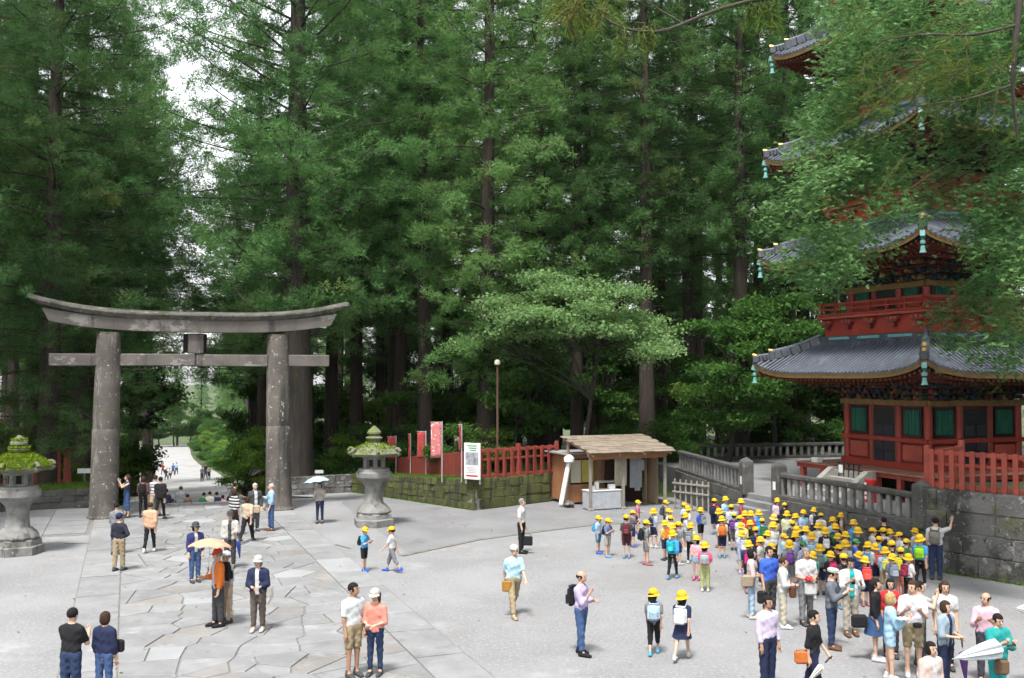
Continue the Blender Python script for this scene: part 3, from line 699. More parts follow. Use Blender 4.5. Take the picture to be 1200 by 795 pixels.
p = MB(); p.tube([(-.55, 1.7, .1), (-.33, 1.75, 1.0), (-.12, 1.8, 1.85), (-.1, 1.8, 1.95)], .11, 12); p.lathe([(.12, 0), (.24, .05), (.24, .2), (.12, .33), (.0, .36)], 12, (-.12, 1.75, 1.92))
o = put('white_pipe', p, M_white, None, 'auto'); o.matrix_world = hut.matrix_basis; tag(o, 'white pipe with rounded cap leaning against the hut side', 'pipe')
p = MB(); p.lathe([(.1, 0), (.22, .05), (.26, .14), (.16, .26), (.0, .3)], 9, (-.35, 1.35, 0)); p.v[0] += rng.uniform(-.03, .03, p.v[0].shape); p.v[0][:, 2] = np.maximum(p.v[0][:, 2], 0)
o = put('rock', p, M_wall, None, 'auto'); o.matrix_world = hut.matrix_basis; tag(o, 'pale rock weighting the foot of the white pipe', 'rock')

# lattice screen beside the hut
la, lb = np.array([7.0, 43.4]), np.array([8.3, 41.9]); L = np.linalg.norm(lb - la)
o = thing('lattice_fence', 'weathered wooden lattice screen beside the ticket hut', 'fence', (la[0], la[1], 0), math.atan2(lb[1] - la[1], lb[0] - la[0]))
for k in range(7):
    b = MB(); b.box((L * (k + .3) / 6.6, 0, .66), (.065, .05, 1.32)); put('upright', b, M_greywood, o)
for z in (.78, 1.15):
    b = MB(); b.box((L / 2, -.05, z), (L, .04, .07)); put('rail', b, M_greywood, o)

# ================================================================== FIVE-STOREYED PAGODA
PC = np.array([16.2, 38.7])
pag = thing('pagoda', 'vermilion multi-storey pagoda with grey curved roofs standing on the terrace', 'pagoda', (PC[0], PC[1], 0), TH)
def rot4(mb, k):
    """turn everything built so far in mb by k quarter turns"""
    c, s = [(1, 0), (0, -1), (-1, 0), (0, 1)][k]          # 0: towards -y, 1: towards -x ...
    for i, v in enumerate(mb.v): mb.v[i] = np.c_[v[:, 0] * c - v[:, 1] * s, v[:, 0] * s + v[:, 1] * c, v[:, 2]]
    return mb
def put4(name, build, mats, parent, faces=(0, 1, 2, 3), smooth=False):
    out = []
    for k in faces:
        m = MB(); build(m); rot4(m, k); out.append(put(name, m, mats, parent, smooth))
    return out
# veranda
ver = MB(); ver.box((0, 0, 2.2), (6.9, 6.9, .12)); ver_o = put('veranda', ver, M_redworn, pag)
def vb(m): pass
for k in range(18):
    b = MB(); x = -3.6 + (k + .5) * .4; b.box((x, 0, 2.29), (.385, 7.25, .05), 0, 0, .006); put('floor_board', b, M_redfloor, ver_o)
def vpost(m):
    for x in (-3.35, -2.1, -.95, .95, 2.1, 3.35): m.box((x, -3.4, 1.72), (.18, .18, .86), 0, 0, .01)
for k in (0, 1):
    for x in (-3.35, -2.1, -.95, .95, 2.1, 3.35):
        m = MB(); m.box((x, -3.38, 1.72), (.2, .2, .86), 0, 0, .01); rot4(m, k); put('post', m, M_redworn, ver_o)
    m = MB(); m.box((0, -3.4, 2.18), (7.3, .16, .17), 0, 0, .01); rot4(m, k); put('edge_beam', m, M_redworn, ver_o)
    m = MB(); m.box((-2.2, -3.4, 1.62), (2.6, .1, .16)); m.box((2.2, -3.4, 1.62), (2.6, .1, .16)); rot4(m, k); put('tie_rail', m, M_redworn, ver_o)
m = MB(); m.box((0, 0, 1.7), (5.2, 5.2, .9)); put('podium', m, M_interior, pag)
# steps up to the veranda on the court side
st = MB()
for i in range(4): st.box((0, -3.62 - .34 * (3 - i) - .1, 1.3 + .115 * (i + 1)), (1.7, .36, .23 * (i + 1)), 0, 0, .012)
rot4(st, 1); sto = put('stone_stair', st, M_step, pag)
for x in (-.98, .98):
    m = MB(); m.add([(x - .14, -5.2, 1.3), (x + .14, -5.2, 1.3), (x + .14, -3.6, 1.3), (x - .14, -3.6, 1.3), (x - .14, -5.2, 1.42), (x + .14, -5.2, 1.42), (x + .14, -3.95, 2.3), (x - .14, -3.95, 2.3), (x + .14, -3.6, 2.3), (x - .14, -3.6, 2.3)],
               [(0, 3, 2, 1), (0, 1, 5, 4), (4, 5, 6, 7), (7, 6, 8, 9), (1, 2, 8, 6, 5), (0, 4, 7, 9, 3), (2, 3, 9, 8)]); rot4(m, 1); put('cheek_slab', m, M_step, sto)
# closed black barrier across the stair
bar = MB()
for x in (-.55, -.27, 0, .27, .55): bar.box((x, -3.9, 2.2), (.04, .04, .62))
bar.box((0, -3.9, 2.5), (1.3, .05, .05)); bar.box((0, -3.9, 1.95), (1.3, .05, .05)); rot4(bar, 1)
M_pag = pag.matrix_basis.copy()
bo = put('stair_barrier', bar, M_dark, None, loc=(PC[0], PC[1], 0), rz=TH); tag(bo, 'low black metal barrier closing the pagoda steps', 'barrier')
m = MB(); m.box((-.4, -3.945, 2.28), (.22, .012, .3)); rot4(m, 1); put('notice', m, M_white, bo)
m = MB(); m.box((-2.6, -3.3, 2.42), (.36, .3, .2), 0, 0, .02); rot4(m, 1); o = put('white_box', m, M_white, None, loc=(PC[0], PC[1], 0), rz=TH); tag(o, 'small white box lying on the veranda floor', 'box')
m = MB(); m.lathe([(.2, 1.3), (.2, 2.0), (.21, 2.02), (.21, 2.1), (.03, 2.12)], 16, (1.75, -4.4, 0)); rot4(m, 1); o = put('fire_hydrant', m, cloth((.45, .03, .03), .4), None, 'auto', (PC[0], PC[1], 0), TH); tag(o, 'red cylindrical fire hydrant standing beside the stone stair', 'hydrant')
m = MB()
for k in range(4): m.box((1.72, -4.61, 1.95 - .16 * k), (.1, .012, .1))
rot4(m, 1); put('lettering', m, M_white, o)

EH = [4.785, 4.6, 4.42, 4.2, 4.0]; ZT = [6.33, 10.7, 14.85, 19.2, 23.4]; A = [2.14, 1.98, 1.84, 1.7, 1.56]
def roof_pt(x, t, e, b, z0, rise, lift=.5):
    h = e + (b - e) * t; s = np.clip(np.abs(x) / h, 0, 1)
    return -h, z0 + rise * (.78 * t + .22 * t * t) + lift * s ** 5 * (1 - t) ** 1.6
def storey(i):
    e, zt, a = EH[i], ZT[i], A[i]; lift = .48; z0 = zt - lift; b = a + .72; rise = 1.2
    floor = 2.32 if i == 0 else ZT[i - 1] - .48 + 2.25; zb = z0 - .95          # bracket zone starts here
    # walls and their fittings
    w = MB(); w.box((0, 0, (floor + zb) / 2), (2 * a - .1, 2 * a - .1, zb - floor)); wo_ = put('storey_wall', w, M_red, pag)
    H = zb - floor
    for k in (0, 1):
        for x in (-a, -a / 3, a / 3, a):
            if k == 1 and x == a: continue
            m = MB(); m.lathe([(.15, floor), (.15, zb)], 14, (x, -a, 0)); rot4(m, k); put('column', m, M_red, wo_, 'auto')
        for z, hh in ((floor + .12, .24), (floor + H * .42, .16), (zb - .12, .22)):
            m = MB(); m.box((0, -a - .09, z), (2 * a + .5, .14, hh), 0, 0, .01); rot4(m, k); put('tie_beam', m, M_red if z < zb - .3 else M_bcol[2], wo_)
        for x in (-2 * a / 3, 2 * a / 3):
            m = MB(); m.box((x, -a - .06, floor + H * .68), (a * .36, .06, H * .34)); m.box((x, -a - .03, floor + H * .68), (a * .44, .04, H * .42), mi=1)
            for q_ in range(5): m.box((x - a * .15 + q_ * a * .075, -a - .1, floor + H * .68), (.035, .03, H * .34))
            rot4(m, k); put('window', m, [M_greenpaint, M_dark], wo_)
            m = MB(); m.box((x, -a - .05, floor + H * .24), (a * .46, .05, H * .22)); rot4(m, k); put('lower_panel', m, M_redworn, wo_)
        m = MB(); m.box((0, -a - .05, floor + H * .46), (a * .54, .06, H * .84)); rot4(m, k); dr = put('door', m, M_dark, wo_)
        for x in (-a * .3, a * .3):
            m = MB(); m.box((x, -a - .1, floor + H * .46), (.06, .06, H * .86)); rot4(m, k); put('door_frame', m, M_gilt, dr)
        for x in (-a * .13, a * .13):
            for r in range(3):
                m = MB(); m.box((x, -a - .095, floor + H * (.16 + .2 * r)), (a * .21, .03, H * .15), 0, 0, .01); rot4(m, k); put('door_panel', m, cloth((.03, .03, .04), .4), dr)
    # carved bracket tiers under the eave
    br = MB()
    for k in range(4):
        m = MB()
        for t in range(4):
            off = a + .12 + t * .42; z = zb + .1 + t * .23; n = int(2 * off / .3)
            m.box((0, -off, z + .12), (2 * off + .2, .14, .07), mi=1 if t % 2 else 0)
            for j in range(n):
                x = -off + (j + .5) * 2 * off / n
                m.box((x, -off - .05, z), (.15, .26, .15), mi=int(rng.choice([0, 0, 0, 1, 2, 3, 4])), ch=.02)
                if j % 2 == 0: m.box((x, -off - .2, z - .07), (.07, .22, .1), mi=int(rng.choice([0, 0, 2, 4])))
        rot4(m, k); br.v += m.v; br.f += [tuple(q_ + br.n for q_ in f) for f in m.f]; br.m += m.m; br.n += m.n
    stuff(put('bracket_tiers', br, M_bcol, wo_))
    # roof: deck, soffit, tile rows, ridges, rafters, bells
    dk = MB(); nS, nT = 24, 7
    for k in range(4):
        m = MB()
        for dz, mi in ((0, 0), (-.16, 1)):
            rows = []
            for t in np.linspace(0, 1, nT):
                h = e + (b - e) * t; row = []
                for s in np.linspace(-1, 1, nS + 1):
                    y, z = roof_pt(s * h, t, e, b, z0, rise, lift); row.append((s * h, y, z + dz))
                rows.append(row)
            m.loft(rows if mi == 0 else rows[::-1], mi, closed=False, caps=False)
        ed = []
        for dz in (-.17, .015):
            ed.append([(s * e, -e - .01, roof_pt(s * e, 0, e, b, z0, rise, lift)[1] + dz) for s in np.linspace(-1, 1, nS + 1)])
        m.loft(ed, 2, closed=False, caps=False)
        rot4(m, k); dk.v += m.v; dk.f += [tuple(q_ + dk.n for q_ in f) for f in m.f]; dk.m += m.m; dk.n += m.n
    ro = put('roof', dk, [M_tile, M_bcol[1], M_gilt], pag, 'auto')
    tl = MB(); ends = MB(); raf = MB()
    for k in (0, 1, 2):
        m = MB(); me_ = MB(); mr = MB()
        for x in np.arange(-e + .12, e - .05, .21):
            t1 = (e - max(abs(x) + .08, b)) / (e - b)
            if t1 < .04: continue
            pts = [(x, *roof_pt(x, t, e, b, z0, rise, lift)) for t in np.linspace(-.01, t1, 6)]
            m.tube(np.array(pts) + (0, 0, .03), .052, 6, caps=False)
            y, z = roof_pt(x, 0, e, b, z0, rise, lift); me_.lathe([(.062, 0), (.062, .02)], 8); me_.v[-1] = me_.v[-1][:, [0, 2, 1]] * (1, -1, 1) + (x, y - .01, z + .03)
        for x in np.arange(-e + .3, e - .25, .23):
            y, z = roof_pt(x, 0, e, b, z0, rise, lift); hh = max(abs(x), a + .9)
            mr.beam((x, y + .12, z - .24), (x, -hh, z0 - .14), .085, .1, 0); mr.box((x, y + .1, z - .245), (.06, .05, .07), mi=1)
            if abs(x) < e - .7: mr.beam((x * .94, y + .75, z - .36), (x * .94, -a - .6, z0 - .22), .085, .1, 0); mr.box((x * .94, y + .72, z - .36), (.05, .05, .06), mi=1)
        for src, dst in ((m, tl), (me_, ends), (mr, raf)):
            rot4(src, k); dst.v += src.v; dst.f += [tuple(q_ + dst.n for q_ in f) for f in src.f]; dst.m += src.m; dst.n += src.n
    stuff(put('tile_rows', tl, M_tilerib, ro, True)); stuff(put('tile_ends', ends, M_tilerib, ro)); stuff(put('rafters', raf, [M_bcol[1], M_gilt], ro))
    for k in (0, 1, 2):
        def dg(t): h = e + (b - e) * t; z = roof_pt(h, t, e, b, z0, rise, lift)[1]; return np.array([-h, -h, z])
        m = MB()
        for t0, t1, hh, ww in ((.3, 1.0, .34, .26), (.06, .32, .22, .22)):
            P = [dg(t) for t in np.linspace(t0, t1, 6)]
            for p_, q_ in zip(P, P[1:]): m.beam(p_ + (0, 0, hh / 2), q_ + (0, 0, hh / 2), ww, hh, 0, .03)
            m.tube([p_ + (0, 0, hh + .03) for p_ in P], .07, 8, 1)
            q0 = P[0] + (P[0] - P[1]) / np.linalg.norm(P[0] - P[1]) * .16; m.tube([P[0] + (0, 0, hh + .05), q0 + (0, 0, hh + .1)], .065, 8, 2)
            m.box(P[0] + (0, 0, hh / 2), (.3, .3, hh + .12), R(45), 0, .05)
        rot4(m, k); put('corner_ridge', m, [M_tile, M_tilerib, M_gold], ro)
        tip = dg(0.0); m = MB()
        m.beam(tip + (.5, .5, -.42), tip + (-.02, -.02, -.2), .16, .2, 0)
        c = tip + (.06, .06, -.36); m.tube([c, c + (0, 0, -.1)], .02, 6)
        m.lathe([(.04, 0), (.085, -.03), (.095, -.09), (.08, -.14), (.03, -.15)], 12, c + (0, 0, -.06)); m.lathe([(.03, 0), (.07, -.03), (.085, -.16), (.115, -.25), (.02, -.24)], 12, c + (0, 0, -.24))
        rot4(m, k); put('wind_bell', m, M_teal, ro, 'auto')
    # grey curb with patina panels, red balcony above
    zc = z0 + rise
    m = MB(); m.box((0, 0, zc + .1), (2 * b + .1, 2 * b + .1, .4), 0, 0, .03); cu = put('ridge_curb', m, M_tile, ro)
    for k in (0, 1):
        for x in (-b * .58, 0, b * .58):
            m = MB(); m.box((x, -b - .06, zc + .2), (b * .42, .03, .1)); rot4(m, k); put('curb_panel', m, M_teal, ro)
    if i < 4:
        fl = zc + 1.0; bb = b - .08
        m = MB(); m.box((0, 0, zc + .62), (2 * bb - .1, 2 * bb - .1, .76)); bo_ = put('balcony', m, M_red, pag)
        m = MB(); m.box((0, 0, fl + .03), (2 * bb + .3, 2 * bb + .3, .1), 0, 0, .01); put('balcony_floor', m, M_redworn, bo_)
        for k in (0, 1):
            for j in range(5):
                x = -bb + .3 + j * (2 * bb - .6) / 4
                m = MB(); m.box((x, -bb - .02, zc + .62), (.18, .2, .16), mi=1); m.box((x, -bb - .06, zc + .78), (.5, .18, .1), mi=1); m.box((x - .2, -bb - .06, zc + .86), (.13, .2, .1)); m.box((x + .2, -bb - .06, zc + .86), (.13, .2, .1)); m.box((x, -bb - .08, zc + .86), (.13, .2, .1))
                rot4(m, k); put('bracket', m, [M_redworn, M_bcol[1]], bo_)
            for z, hh in ((fl + .14, .08), (fl + .36, .06), (fl + .56, .08)):
                m = MB(); m.box((0, -bb - .06, z), (2 * bb + (.5 if hh > .07 else 0), .07, hh)); rot4(m, k); put('rail', m, M_red, bo_)
            for j in range(7):
                x = -bb - .02 + j * (2 * bb + .04) / 6
                m = MB(); m.box((x, -bb - .06, fl + .32), (.075, .09, .56)); rot4(m, k); put('rail_post', m, M_red, bo_)
for i in range(5): storey(i)
m = MB(); m.lathe([(2.3, 24.1), (1.2, 24.9), (.3, 25.6), (.3, 26), (.09, 26.1), (.07, 33)], 16)
for k in range(9): m.lathe([(.1, 27 + k * .55), (.55 - .02 * k, 27.03 + k * .55), (.55 - .02 * k, 27.1 + k * .55), (.1, 27.12 + k * .55)], 16)
put('spire', m, M_tile, pag, 'auto')

# ================================================================== TREES
M_cedar = leafmat('cedar_needles', (.066, .155, .05), (.128, .245, .08), (.155, .235, .066), .36, .25)
M_cedardark = leafmat('cedar_needles_dark', (.056, .128, .042), (.105, .195, .062), (.16, .155, .046), .33, .3)
M_cedarlight = leafmat('cedar_needles_light', (.1, .205, .06), (.165, .295, .095), (.19, .25, .07), .38, .3)
M_maple = leafmat('maple_leaves', (.165, .295, .105), (.265, .415, .165), (.2, .33, .1), .4, .6, .5)
M_leaf = leafmat('broad_leaves', (.035, .095, .02), (.075, .16, .034), (.12, .2, .035), .38, .2, .5)
M_leafyoung = leafmat('bright_leaves', (.1, .2, .03), (.17, .29, .05), (.22, .3, .05), .45, .3, .5)
M_hinoki = leafmat('cypress_sprays', (.08, .18, .06), (.145, .26, .095), (.155, .22, .068), .36, .5)
M_yellowtip = leafmat('yellowing_sprays', (.06, .14, .03), (.15, .2, .035), (.19, .19, .045), .45, .8)
M_boughtip = leafmat('bough_needles', (.05, .1, .02), (.12, .15, .025), (.2, .17, .04), .4, .8)
M_grass = leafmat('grass_blades', (.08, .15, .02), (.14, .23, .04), None, .4)

def unit(v): return v / (np.linalg.norm(v, axis=-1, keepdims=True) + 1e-9)
def tufts_to_mesh(C, rad, nb, length, width, up, tint, flat=1.0):
    """C (n,3) tuft centres -> nb fine blades each, spraying out of the tuft"""
    n = len(C); d = rng.normal(size=(n, nb, 3)); d[..., 2] = d[..., 2] * flat + up; d = unit(d)
    o = C[:, None] + d * (rad * rng.uniform(.15, .8, (n, nb)))[..., None]
    tw = unit(np.cross(d, rng.normal(size=(n, nb, 3))))
    L = (length * rng.uniform(.6, 1.2, (n, nb)))[..., None]; W = (width * rng.uniform(.7, 1.3, (n, nb)))[..., None]
    V = np.stack([o - tw * W / 2, o + tw * W / 2, o + d * L], 2).reshape(-1, 3)
    ti = np.repeat(np.clip(tint[:, None] + rng.normal(0, .12, (n, nb)), 0, 1).ravel(), 3)
    return V, ti
def make_cedar(H, z0, Rm, nbr, r0, seed, tuft=.34, per=22, nb=43, droop=.35, lean=.0, top=.35, padr=1.0, blade=(.215, .05), hooks=(), dead=6):
    global rng
    keep = rng; rng = np.random.default_rng(seed)
    tr = MB(); n = 16; zz = np.linspace(0, H, n)
    wob = np.cumsum(rng.normal(0, .06, (n, 2)), 0) * np.linspace(0, 1, n)[:, None]; wob[:, 0] += lean * zz
    axis = np.c_[wob, zz]; rad = r0 * (1 - .86 * (zz / H) ** 1.0); rad[0] *= 1.35; rad[1] *= 1.03
    pts = np.r_[axis[:1], [axis[0] + (axis[1] - axis[0]) * .22], [axis[0] + (axis[1] - axis[0]) * .5], axis[1:]]; rr = np.r_[rad[0], r0 * 1.08, r0, rad[1:]]
    tr.tube(pts, rr, 14, caps=False)
    v = tr.v[0]; a = np.arctan2(v[:, 1], v[:, 0]); v[:, :2] *= (1 + .07 * np.sin(a * 7 + v[:, 2] * .15) * np.clip(1.4 - v[:, 2] / H, .3, 1))[:, None]
    C, T = [], []
    def limb(z, az, L, rise, dr, r, tufts=True, start=.14):
        base = np.array([np.interp(z, zz, axis[:, 0]), np.interp(z, zz, axis[:, 1]), z])
        k = np.linspace(0, 1, 8); dirv = np.array([math.cos(az), math.sin(az), 0])
        bend = rng.normal(0, .12) * L; perp = np.array([-dirv[1], dirv[0], 0])
        P = base + dirv * (k * L)[:, None] + perp * (bend * k ** 2)[:, None]; P[:, 2] += L * (rise * k - dr * k ** 2 + .18 * k ** 4)
        tr.tube(P, np.linspace(r, r * .2, 8), 5, caps=False)
        if not tufts: return
        m = max(4, int(per * (L / Rm) + 2)); tb = np.clip(rng.normal(.45, .2), 0, 1); mp = max(2, m // 6)
        kp = start + (1 - start) * (np.arange(mp) + rng.uniform(.2, 1, mp)) / mp; pc_ = np.stack([np.interp(kp, k, P[:, i]) for i in range(3)], 1)
        pc_ += perp * (rng.normal(0, .1 * L + .25, mp) * (.3 + kp))[:, None]; pc_[:, 2] -= .15 * np.abs(rng.normal(0, 1, mp))
        w_ = rng.integers(0, mp, m); off = rng.normal(0, 1, (m, 3)) * (.36, .36, .23) * padr; off[:, 2] -= .25 * (off[:, 0] ** 2 + off[:, 1] ** 2)
        cen = pc_[w_] + off; tb = tb + rng.normal(0, .16, mp)[w_]
        C.append(cen); T.append(np.clip(tb + rng.normal(0, .14, m), 0, 1))
    ga = 2.399963
    for i in range(nbr):
        t = (i + rng.random()) / nbr; z = z0 + (H * .985 - z0) * t
        prof = min(1, .62 + 1.6 * t) * (1 - (t * (1 - top * .25)) ** 2.2) ** .7
        L = max(.5, Rm * prof * rng.uniform(.62, 1.12)); limb(z, i * ga + rng.normal(0, .3), L, rng.uniform(.05, .3) + .25 * t, droop * rng.uniform(.6, 1.4), .035 + .035 * L / Rm * r0 * 1.6)
    for i in range(dead):
        limb(z0 * rng.uniform(.45, 1.0), rng.uniform(0, 6.3), rng.uniform(.8, 2.2), .05, .25, .04, False)
    for (z, az, L, rise, dr, r) in hooks: limb(z, az, L, rise, dr, r, True, .55)
    C = np.concatenate(C); T = np.concatenate(T)
    V, ti = tufts_to_mesh(C, tuft, nb, blade[0], blade[1], .28, T, .8)
    rng = keep
    return tr, (V, np.arange(len(V)).reshape(-1, 3), ti)
def leaf_quads(C, size, upb, tint):
    n = len(C); nrm = rng.normal(size=(n, 3)) * .75; nrm[:, 2] += upb; nrm = unit(nrm)
    a = unit(np.cross(nrm, rng.normal(size=(n, 3)))); b = np.cross(nrm, a)
    s = (size * rng.uniform(.6, 1.3, n))[:, None]
    V = np.stack([C - a * s * .55, C - b * s * .34, C + a * s * .55 - nrm * s * .12, C + b * s * .34], 1).reshape(-1, 3)
    return V, np.arange(4 * n).reshape(-1, 4), np.repeat(tint, 4)
def make_broadleaf(H, r0, pads, leaves, size, seed, lean=(0, 0), fork=.45, upb=.9, stems=1):
    """pads = [(x, y, z, rx, rz)]; limbs run from the fork to every pad"""
    global rng
    keep = rng; rng = np.random.default_rng(seed)
    tr = MB(); fz = H * fork; top = np.array([lean[0], lean[1], fz])
    k = np.linspace(0, 1, 7)[:, None]; P = np.array([0, 0, 0]) * (1 - k) + top * k; P[:, :2] += np.c_[np.sin(k * 3) * .15, np.sin(k * 4) * .12]
    tr.tube(P, np.linspace(r0 * 1.25, r0 * .75, 7), 10, caps=False); base = P[-1]
    C, T = [], []
    tot = sum(p[3] ** 2 for p in pads)
    mains = []
    for i_, (x, y, z, rx, rz) in enumerate(pads):
        e = np.array([x, y, z - rz * .4]); q = np.linspace(0, 1, 7)[:, None]
        if i_ % 5 == 0 or len(pads) < 25 and i_ % 2 == 0:
            mid = (base + e) / 2 + rng.normal(0, .3, 3); mid[2] += .1 * np.linalg.norm(e - base); B = base * (1 - q) ** 2 + 2 * mid * q * (1 - q) + e * q ** 2
            B[1:-1] += rng.normal(0, .06, (5, 3)); tr.tube(B, np.linspace(r0 * .5, r0 * .09, 7), 6, caps=False); mains.append(B)
        else:
            A_ = np.concatenate([m_[2:5] for m_ in mains]); b0 = A_[np.argmin(np.linalg.norm(A_ - e, axis=1))]; mid = (b0 + e) / 2 + rng.normal(0, .15, 3)
            B = b0 * (1 - q) ** 2 + 2 * mid * q * (1 - q) + e * q ** 2; tr.tube(B, np.linspace(r0 * .2, r0 * .06, 7), 5, caps=False)
        n = int(leaves * rx ** 2 / tot); sub = max(4, n // 26)
        sc = rng.normal(size=(sub, 3)); sc = unit(sc) * (rng.random(sub) ** .45)[:, None] * (rx, rx, rz) + (x, y, z)
        ti = np.clip(rng.normal(.5, .24, sub), 0, 1); w = rng.integers(0, sub, n)
        C.append(sc[w] + rng.normal(0, 1, (n, 3)) * (.3, .3, .13)); T.append(np.clip(ti[w] + rng.normal(0, .1, n), 0, 1))
        for s_ in sc[: max(3, sub // 4)]: tr.tube([B[4], (B[5] + s_) / 2, s_], [.03, .02, .008], 4, caps=False)
    C = np.concatenate(C); T = np.concatenate(T); V, F_, ti = leaf_quads(C, size, upb, T)
    rng = keep
    return tr, (V, F_, ti)
def proto(name, built, bark, leaf):
    tr, (V, F_, ti) = built
    return name, tr.mesh('trunk', bark, True), tri_mesh('crown', V, F_, leaf, ti)
def plant(P, x, y, label, cat='tree', scale=1.0, rz=None, group=None, z=None, sz=None):
    name, tm, cm = P
    z = float(ground_z(np.array([x]), np.array([y]))[0]) - .12 if z is None else z
    o = thing(name, label, cat, (x, y, z), rng.uniform(0, 6.28) if rz is None else rz, group)
    o.scale = (scale, scale, scale if sz is None else sz)
    link('trunk', tm, o); link('crown', cm, o)
    return o
def ppx(px, y): return (px - 600) / FPX * y

# prototypes
c_tall = [proto('cedar_tree', make_cedar(40, 9.5 + 1.5 * (k % 3), 4.1 + .3 * k, 118, .48, 11 + k), M_bark, (M_cedar, M_cedardark, M_cedar)[k]) for k in range(3)]
c_light = proto('cedar_tree', make_cedar(37, 4.0, 5.2, 135, .5, 31, tuft=.35, per=25, nb=43, droop=.42), M_bark, M_cedarlight)
c_giant = proto('cedar_tree', make_cedar(40, 10.8, 8.2, 125, .86, 41, tuft=.37, per=54, nb=42, droop=.22, padr=1.2, top=.8, hooks=[(10.6, 3.5, 3.4, -.12, -.55, .24), (10.0, .3, 3.2, -.02, -.2, .17), (13.5, 4.3, 6.5, .02, .1, .15)]), M_barkgrey, M_cedar)
c_low = proto('cedar_tree', make_cedar(23, 9.0, 8.4, 75, .42, 47, tuft=.38, per=54, nb=40, droop=.25, top=.7, padr=1.2), M_bark, M_cedar)
c_left = proto('cedar_tree', make_cedar(36, 4.2, 6.9, 140, .6, 51, tuft=.3, per=44, nb=42, droop=.4, padr=1.05, blade=(.19, .038)), M_bark, M_cedardark)
pads = []
for i in range(46):
    a = i * 2.4; r = 4.35 * math.sqrt((i + .5) / 46); r *= random.uniform(.85, 1.22); pads.append((r * math.cos(a) * 1.08, .8 * r * math.sin(a), 10.3 - .13 * r * r + random.uniform(-1.1, .7) - (.5 if i % 5 == 0 else 0), random.uniform(.75, 1.5), random.uniform(.25, .5)))
maple = proto('maple_tree', make_broadleaf(8, .12, pads, 40000, .16, 61, (1.0, .2), .6, 1.0), M_barkdark, M_maple)
def ball_pads(n, R_, zlo, zhi, seed):
    q = random.Random(seed); out = []
    for i in range(n):
        z = q.uniform(zlo, zhi); k = math.sqrt(max(.12, 1 - ((z - (zlo + zhi) / 2) / ((zhi - zlo) / 2)) ** 2 * .85)); a = q.uniform(0, 6.28); r = R_ * k * math.sqrt(q.uniform(.25, 1))
        out.append((r * math.cos(a), r * math.sin(a), z, q.uniform(.8, 1.3) * R_ / 3, q.uniform(.35, .6) * R_ / 3))
    return out
b_mid = [proto('leafy_tree', make_broadleaf(9, .16, ball_pads(30, 3.0, 2.6, 9, 3 + k), 15000, .2, 71 + k, (.3, .2), .35, .7), M_barkdark, M_leaf) for k in range(2)]
b_young = proto('leafy_tree', make_broadleaf(6, .12, ball_pads(20, 2.4, 1.4, 6, 9), 11000, .17, 81, (.2, -.2), .3, .9), M_barkdark, M_leafyoung)
b_bush = proto('shrub', make_broadleaf(2.6, .07, ball_pads(14, 1.5, .4, 2.5, 12), 7000, .14, 91, (.1, 0), .2, .7), M_barkdark, M_leaf)

# --- single trees that can be told apart
plant(c_giant, ppx(349, 51.5), 51.5, 'giant old cedar with pale ridged trunk and hooked limbs beside the torii', rz=.0)
plant(c_left, -21.6, 46.6, 'broad dark cedar crowding the torii above the low grassy wall', rz=4.1, scale=.95)
plant(c_left, -24.5, 35.5, 'spreading dark cedar whose boughs hang over the mossy lantern', rz=.6)
plant(c_left, -29.5, 47.5, 'bushy dark cedar at the picture edge behind the low grassy wall', rz=2.9, scale=1.15)
plant(c_giant, ppx(96, 57), 57, 'dark cedar trunk behind the torii beside the small white sign', rz=2.4, scale=.85)
plant(c_giant, ppx(104, 78), 78, 'big spreading cedar seen past the torii pillar beside the avenue', rz=1.2, scale=.74)
plant(c_giant, ppx(300, 70), 70, 'spreading cedar between the giant cedar and the avenue', rz=4.4, scale=.76)
plant(c_low, ppx(112, 60), 60, 'lower wide cedar spreading above the torii lintel', rz=.9)
plant(c_low, ppx(306, 62), 62, 'lower wide cedar spreading beside the giant cedar', rz=3.6, scale=.95)
plant(c_tall[1], ppx(38, 60), 60, 'cedar standing deep in shade behind the mossy lantern')
plant(c_tall[1], ppx(418, 66), 66, 'straight dark cedar standing just behind the grey lantern', scale=1.0)
plant(c_tall[0], ppx(446, 72), 72, 'thin cedar between two thick trunks behind the banners', scale=.85)
plant(c_tall[0], ppx(469, 61.5), 61.5, 'reddish trunked cedar behind the first row of banners', scale=1.0)
plant(c_tall[2], ppx(499, 57), 57, 'dark cedar rising behind the faded pink banner', scale=.95)
plant(c_light, ppx(570, 51.5), 51.5, 'light green cedar with boughs hanging low behind the notice board', rz=.8)
plant(c_light, ppx(636, 62), 62, 'pale green feathery cedar behind the flat-topped maple', rz=3.1, scale=1.05)
plant(c_tall[0], ppx(676, 56), 56, 'dark straight cedar seen through the maple, of a close pair', scale=.8)
plant(c_tall[2], ppx(694, 57.5), 57.5, 'slimmer cedar of the close pair behind the maple', scale=.8)
plant(c_tall[1], ppx(758, 54), 54, 'thick dark cedar behind the hut roof', scale=.95)
plant(c_tall[0], ppx(808, 60), 60, 'cedar behind the lattice screen and back balustrade')
plant(c_tall[2], ppx(868, 56), 56, 'dark thick cedar between the hut and the pagoda', scale=.95)
plant(c_tall[0], ppx(926, 60), 60, 'cedar with reddish trunk just clear of the pagoda eaves')
plant(c_tall[2], ppx(975, 63), 63, 'tall cedar rising directly behind the pagoda veranda')
plant(c_tall[1], ppx(1040, 66), 66, 'cedar hidden low behind the pagoda body')
plant(maple, ppx(668, 48), 48.0, 'flat-topped maple with pale green leaves and a leaning dark trunk', rz=.0)
plant(b_mid[0], ppx(610, 51), 51, 'dark leafy tree filling the space under the maple', scale=.75)
